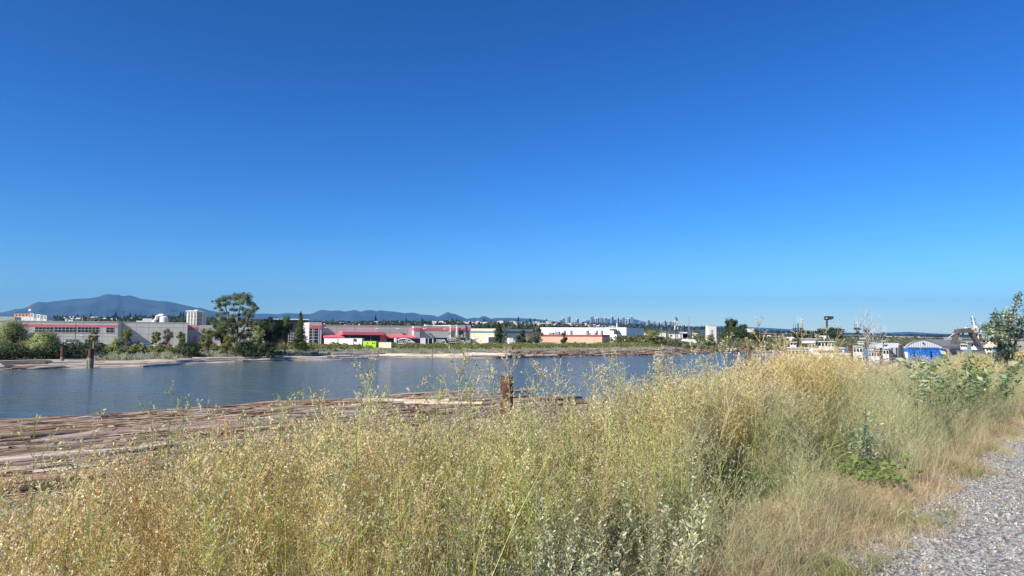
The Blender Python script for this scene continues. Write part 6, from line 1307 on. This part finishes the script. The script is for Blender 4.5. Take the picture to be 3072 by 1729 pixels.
# white poplar sapling tree on the right edge
def sapling():
    Y = 21.0; c = P(3010, 1020, Y); zg = float(hn(c.x, c.y)); base = (c.x, c.y, zg - .05); t = empty('poplar_sapling', base, 'white poplar sapling with silvery leaves at the right edge', 'tree'); r = np.random.default_rng(55)
    lim = MB(); cl = []; W = lambda px, py, dy=0: P(px, py, Y + dy); root = Vector((c.x, c.y, zg - .1))
    for path in ([(3012, 1000), (3030, 950), (3048, 905), (3054, 880)], [(3000, 1000), (2994, 965), (2990, 935)], [(2995, 1010), (2975, 990), (2955, 980)], [(3030, 1000), (3068, 960), (3085, 910)], [(3015, 1010), (3016, 965), (3020, 935)], [(3050, 1010), (3090, 980), (3120, 950)], [(2995, 1020), (2985, 1010), (2968, 1004)]):
        pts_ = [root] + [W(x, y, r.normal() * .5) for x, y in path]; lim.tube(pts_, list(np.linspace(.05, .008, len(pts_))), 6)
        for a_, b_ in zip(pts_[:-1], pts_[1:]):
            for f in np.linspace(0, 1, 6): q = a_.lerp(b_, f); 
            n_ = 5
            for f in np.linspace(.15, 1, n_):
                q = a_.lerp(b_, f); hgt2 = (q.z - zg) / (P(3054, 880, Y).z - zg); R = .25 * (1.15 - hgt2) + .07
                if q.z > zg + .5: cl.append((q.x + r.normal() * R * .4, q.y + r.normal() * R * .4, q.z, R, R, R * .8))
    q, cc = crown(cl, 5200, .078, np.array([(.16, .21, .12), (.11, .16, .08), (.21, .26, .15), (.46, .50, .40)]), .2, rng=r); quad_mesh('crown', q, cc, LEAF, t, base); lim.build('trunk', M['bark'], t)
sapling()
# gravel stones on the path
r = np.random.default_rng(71); X, Y, s, t = scatter(130000, -3.2, .55, -2.5, 14, 511, lambda s, t, X, Y: np.clip(1 - (s + .1) / .8, .12, 1) * np.where(t > 7, .35, 1) * np.where(nz2(X, Y, 1.1, 5.0) > .62, .45, 1) * .75)
n = len(X); sz = (.0045 + .008 * r.random(n) ** 2.5); Z = hn(X, Y) + sz * .25; c = np.stack([X, Y, Z], 1); u = rdir(n, r); v = np.cross(u, rdir(n, r)); v /= np.linalg.norm(v, axis=1)[:, None]; w_ = np.cross(u, v)
u = u * sz[:, None]; v = v * (sz * (.6 + .4 * r.random(n)))[:, None]; w_ = w_ * (sz * (.5 + .4 * r.random(n)))[:, None]
fcs = []
for a_, b_, e_ in ((u, v, w_), (v, w_, u), (w_, u, v)):
    for sg in (1, -1): o_ = c + e_ * sg; fcs.append(np.stack([o_ - a_ * .8 - b_ * .8, o_ + a_ * .8 - b_ * .8, o_ + a_ * .8 + b_ * .8, o_ - a_ * .8 + b_ * .8], 1))
gc = cols(n, np.array([(.27, .265, .24), (.36, .355, .32), (.17, .168, .155), (.52, .50, .45), (.33, .31, .25)]), .15, r)
tag(quad_mesh('gravel', np.concatenate(fcs), np.clip(np.tile(gc, (6, 1)), .03, .8), leafmat('gravel_stones', 0, .9)), 'loose grey crushed stone covering the path', 'gravel', kind='stuff')
# ---- tall weeds one can point to, standing above the tangle
def tall(px, yt, Y, label, seed, nb=18, spread=1.0, sn=330, sc=SEED, stc=STEM, fmin=.35, lean=0.0, mn=1.2):
    c = P(px, yt, Y); zg = float(hn(c.x, c.y)); H = c.z - zg
    q, cc = weed_tpl(seed, 0, nb, spread, int(sn * 2.3), sc, stc, fmin, .0155 / max(H, .5) * 1.2); q = q * H; q[..., 0] += lean * (q[..., 2] - H)
    o = quad_mesh('tall_weed', q, cc, WEED); o.location = (c.x, c.y, zg - .02); tag(o, label, 'weed', 'tall weeds rising above the tangle'); return o
GREY = np.array([(.55, .50, .43), (.60, .55, .47)]); PG = np.array([(.54, .56, .38), (.62, .60, .44), (.50, .47, .31)])
tl = [(270, 1238, 4.6, 'tall dry weed rising over the boom, leftmost against the water', 601, 12, .7, 260, SEED, STEM), (552, 1192, 5.0, 'tall weed with a forked top over the boom edge', 602, 14, .7, 300, PG, STEM), (628, 1190, 5.2, 'tall weed with spreading green-grey tips beside the forked one', 603, 10, .9, 200, PG, STEM), (806, 1196, 5.0, 'slender weed with white-tipped fingers over the boom', 604, 10, .6, 160, PG, STEM), (1112, 1078, 5.4, 'bushy tall weed reaching up into the river left of the rusty pile', 605, 24, .75, 620, SEED, STEM), (1072, 1160, 5.0, 'shorter bushy weed beside the bushy tall one', 606, 16, .8, 300, SEED, STEM), (1272, 1138, 5.2, 'narrow weed between the bushy one and the bare-branched one', 607, 12, .7, 240, SEED, STEM),
      (1372, 1034, 5.0, 'tallest weed at centre left with bare yellow forked branches', 608, 26, .95, 420, np.array([(.46, .38, .26), (.52, .44, .32)]), STEM), (1462, 1112, 5.6, 'grey-tipped weed just left of the rusty pile', 609, 18, .8, 330, GREY, STEM), (1492, 1025, 5.6, 'thin tall weed touching the rusty pile from the left', 610, 14, .7, 200, PG, STEM), (1528, 1188, 5.0, 'weed standing in front of the rusty pile', 611, 14, .6, 300, SEED, STEM), (1622, 1082, 5.8, 'pale green weed right of the rusty pile', 612, 20, .8, 420, PG, STEM), (1585, 1150, 5.6, 'lower pale weed close right of the pile', 613, 16, .8, 300, PG, STEM), (1700, 1078, 6.2, 'bushy silvery weed between pile and white building', 614, 22, .8, 460, PG, STEM), (1760, 1092, 6.4, 'second silvery weed right of the bushy silvery one', 615, 20, .8, 430, PG, STEM), (1860, 1060, 6.6, 'silvery weed below the white plant', 616, 22, .8, 440, PG, STEM), (1870, 1010, 6.8, 'thin pale stalk before the white plant, tip above the shrubs', 617, 12, .6, 160, PG, STEM), (1945, 1075, 7.0, 'grey-green weed below the olive tree', 618, 20, .8, 380, PG, STEM), (2016, 1062, 7.0, 'leafy pale weed below the cell tower', 619, 20, .8, 400, PG, STEM), (2058, 990, 7.0, 'thin yellow stalk under the tarpaulin shelter', 620, 12, .7, 180, SEED, STEM), (2110, 1062, 7.2, 'green-tipped weed below the silo', 621, 18, .8, 360, PG, STEM), (2196, 1000, 7.2, 'yellow weed before the broad far trees with forked tips', 622, 18, .8, 320, SEED, STEM), (2285, 957, 7.4, 'very tall seed-headed weed against the sky left of the boats', 623, 20, .6, 420, SEED, STEM), (2240, 1030, 7.2, 'reddish brown weed by the timber dolphin', 624, 18, .7, 360, np.array([(.36, .20, .11), (.42, .28, .16)]), STEM), (2397, 938, 9.6, 'thin tall weed with a yellow head between the boat masts', 625, 10, .5, 120, SEED, STEM), (2425, 978, 9.6, 'thin weed stalk right of the leftmost boat mast', 626, 10, .6, 120, SEED, STEM), (2465, 972, 10.2, 'pale forked weed before the tallest mast', 627, 14, .8, 200, SEED, STEM), (2526, 970, 10.8, 'yellow-headed weed right of the dome-shaped tree', 628, 14, .8, 200, SEED, STEM), (2345, 1010, 8.8, 'golden weed before the bridge arch', 629, 18, .9, 260, SEED, STEM)]
tl += [(140, 1330, 4.2, 'short dry weed leaning over the boom near the left edge', 651, 14, .8, 260, SEED, STEM), (415, 1290, 4.6, 'bushy dry weed before the boom, left of the fork-topped one', 652, 18, .8, 300, SEED, STEM), (940, 1170, 5.2, 'dry weed over the boom left of the bushy tall one', 653, 16, .8, 300, SEED, STEM), (1180, 1185, 5.1, 'low dry weed at the boom tip, right of the bushy tall one', 654, 16, .8, 280, SEED, STEM), (1420, 1150, 5.3, 'dry weed close right of the bare-branched tallest one', 655, 18, .8, 320, SEED, STEM), (1660, 1120, 6.0, 'dry beige weed between the two pale ones right of the pile', 656, 18, .8, 320, SEED, STEM), (1810, 1100, 6.4, 'dry beige weed left of the silvery one below the white plant', 657, 18, .8, 320, SEED, STEM), (1985, 1060, 7.0, 'dry beige weed between olive tree and cell tower', 658, 18, .8, 320, SEED, STEM)]
for i, (px, yt, Y, lb, sd, nb, spd, sn, sc_, stc) in enumerate(tl): tall(px, yt, Y, lb, sd, nb, spd, sn, sc_, stc, lean=(.05 if i % 2 else -.04))
tall(2600, 928, 11.5, 'dead grey feathery weed tallest against the sky, right of the masts', 640, 30, .95, 40, GREY, GREY, .55)
tall(2618, 955, 11.6, 'second dead grey weed close behind the feathery one', 641, 20, .8, 30, GREY, GREY, .6, .03)

# ------------------------------------------------------------------ air
hz = MB(); hz.box((0, 14000, -6), 90000, 34000, 1700)
hm = bpy.data.materials.new('haze_air'); hm.use_nodes = True; hn_ = hm.node_tree.nodes; hl = hm.node_tree.links; hn_.clear()
pv = hn_.new('ShaderNodeVolumePrincipled'); ou = hn_.new('ShaderNodeOutputMaterial')
pv.inputs['Color'].default_value = (.17, .53, 1.0, 1); pv.inputs['Density'].default_value = 3.3e-5; pv.inputs['Anisotropy'].default_value = .1
hl.new(pv.outputs[0], ou.inputs['Volume'])
tag(hz.build('haze', hm), 'thin blue air between the river and the far mountains', 'haze', kind='stuff')
print('NOBJ', len(bpy.data.objects), 'FACES', sum(len(m_.polygons) for m_ in bpy.data.meshes))
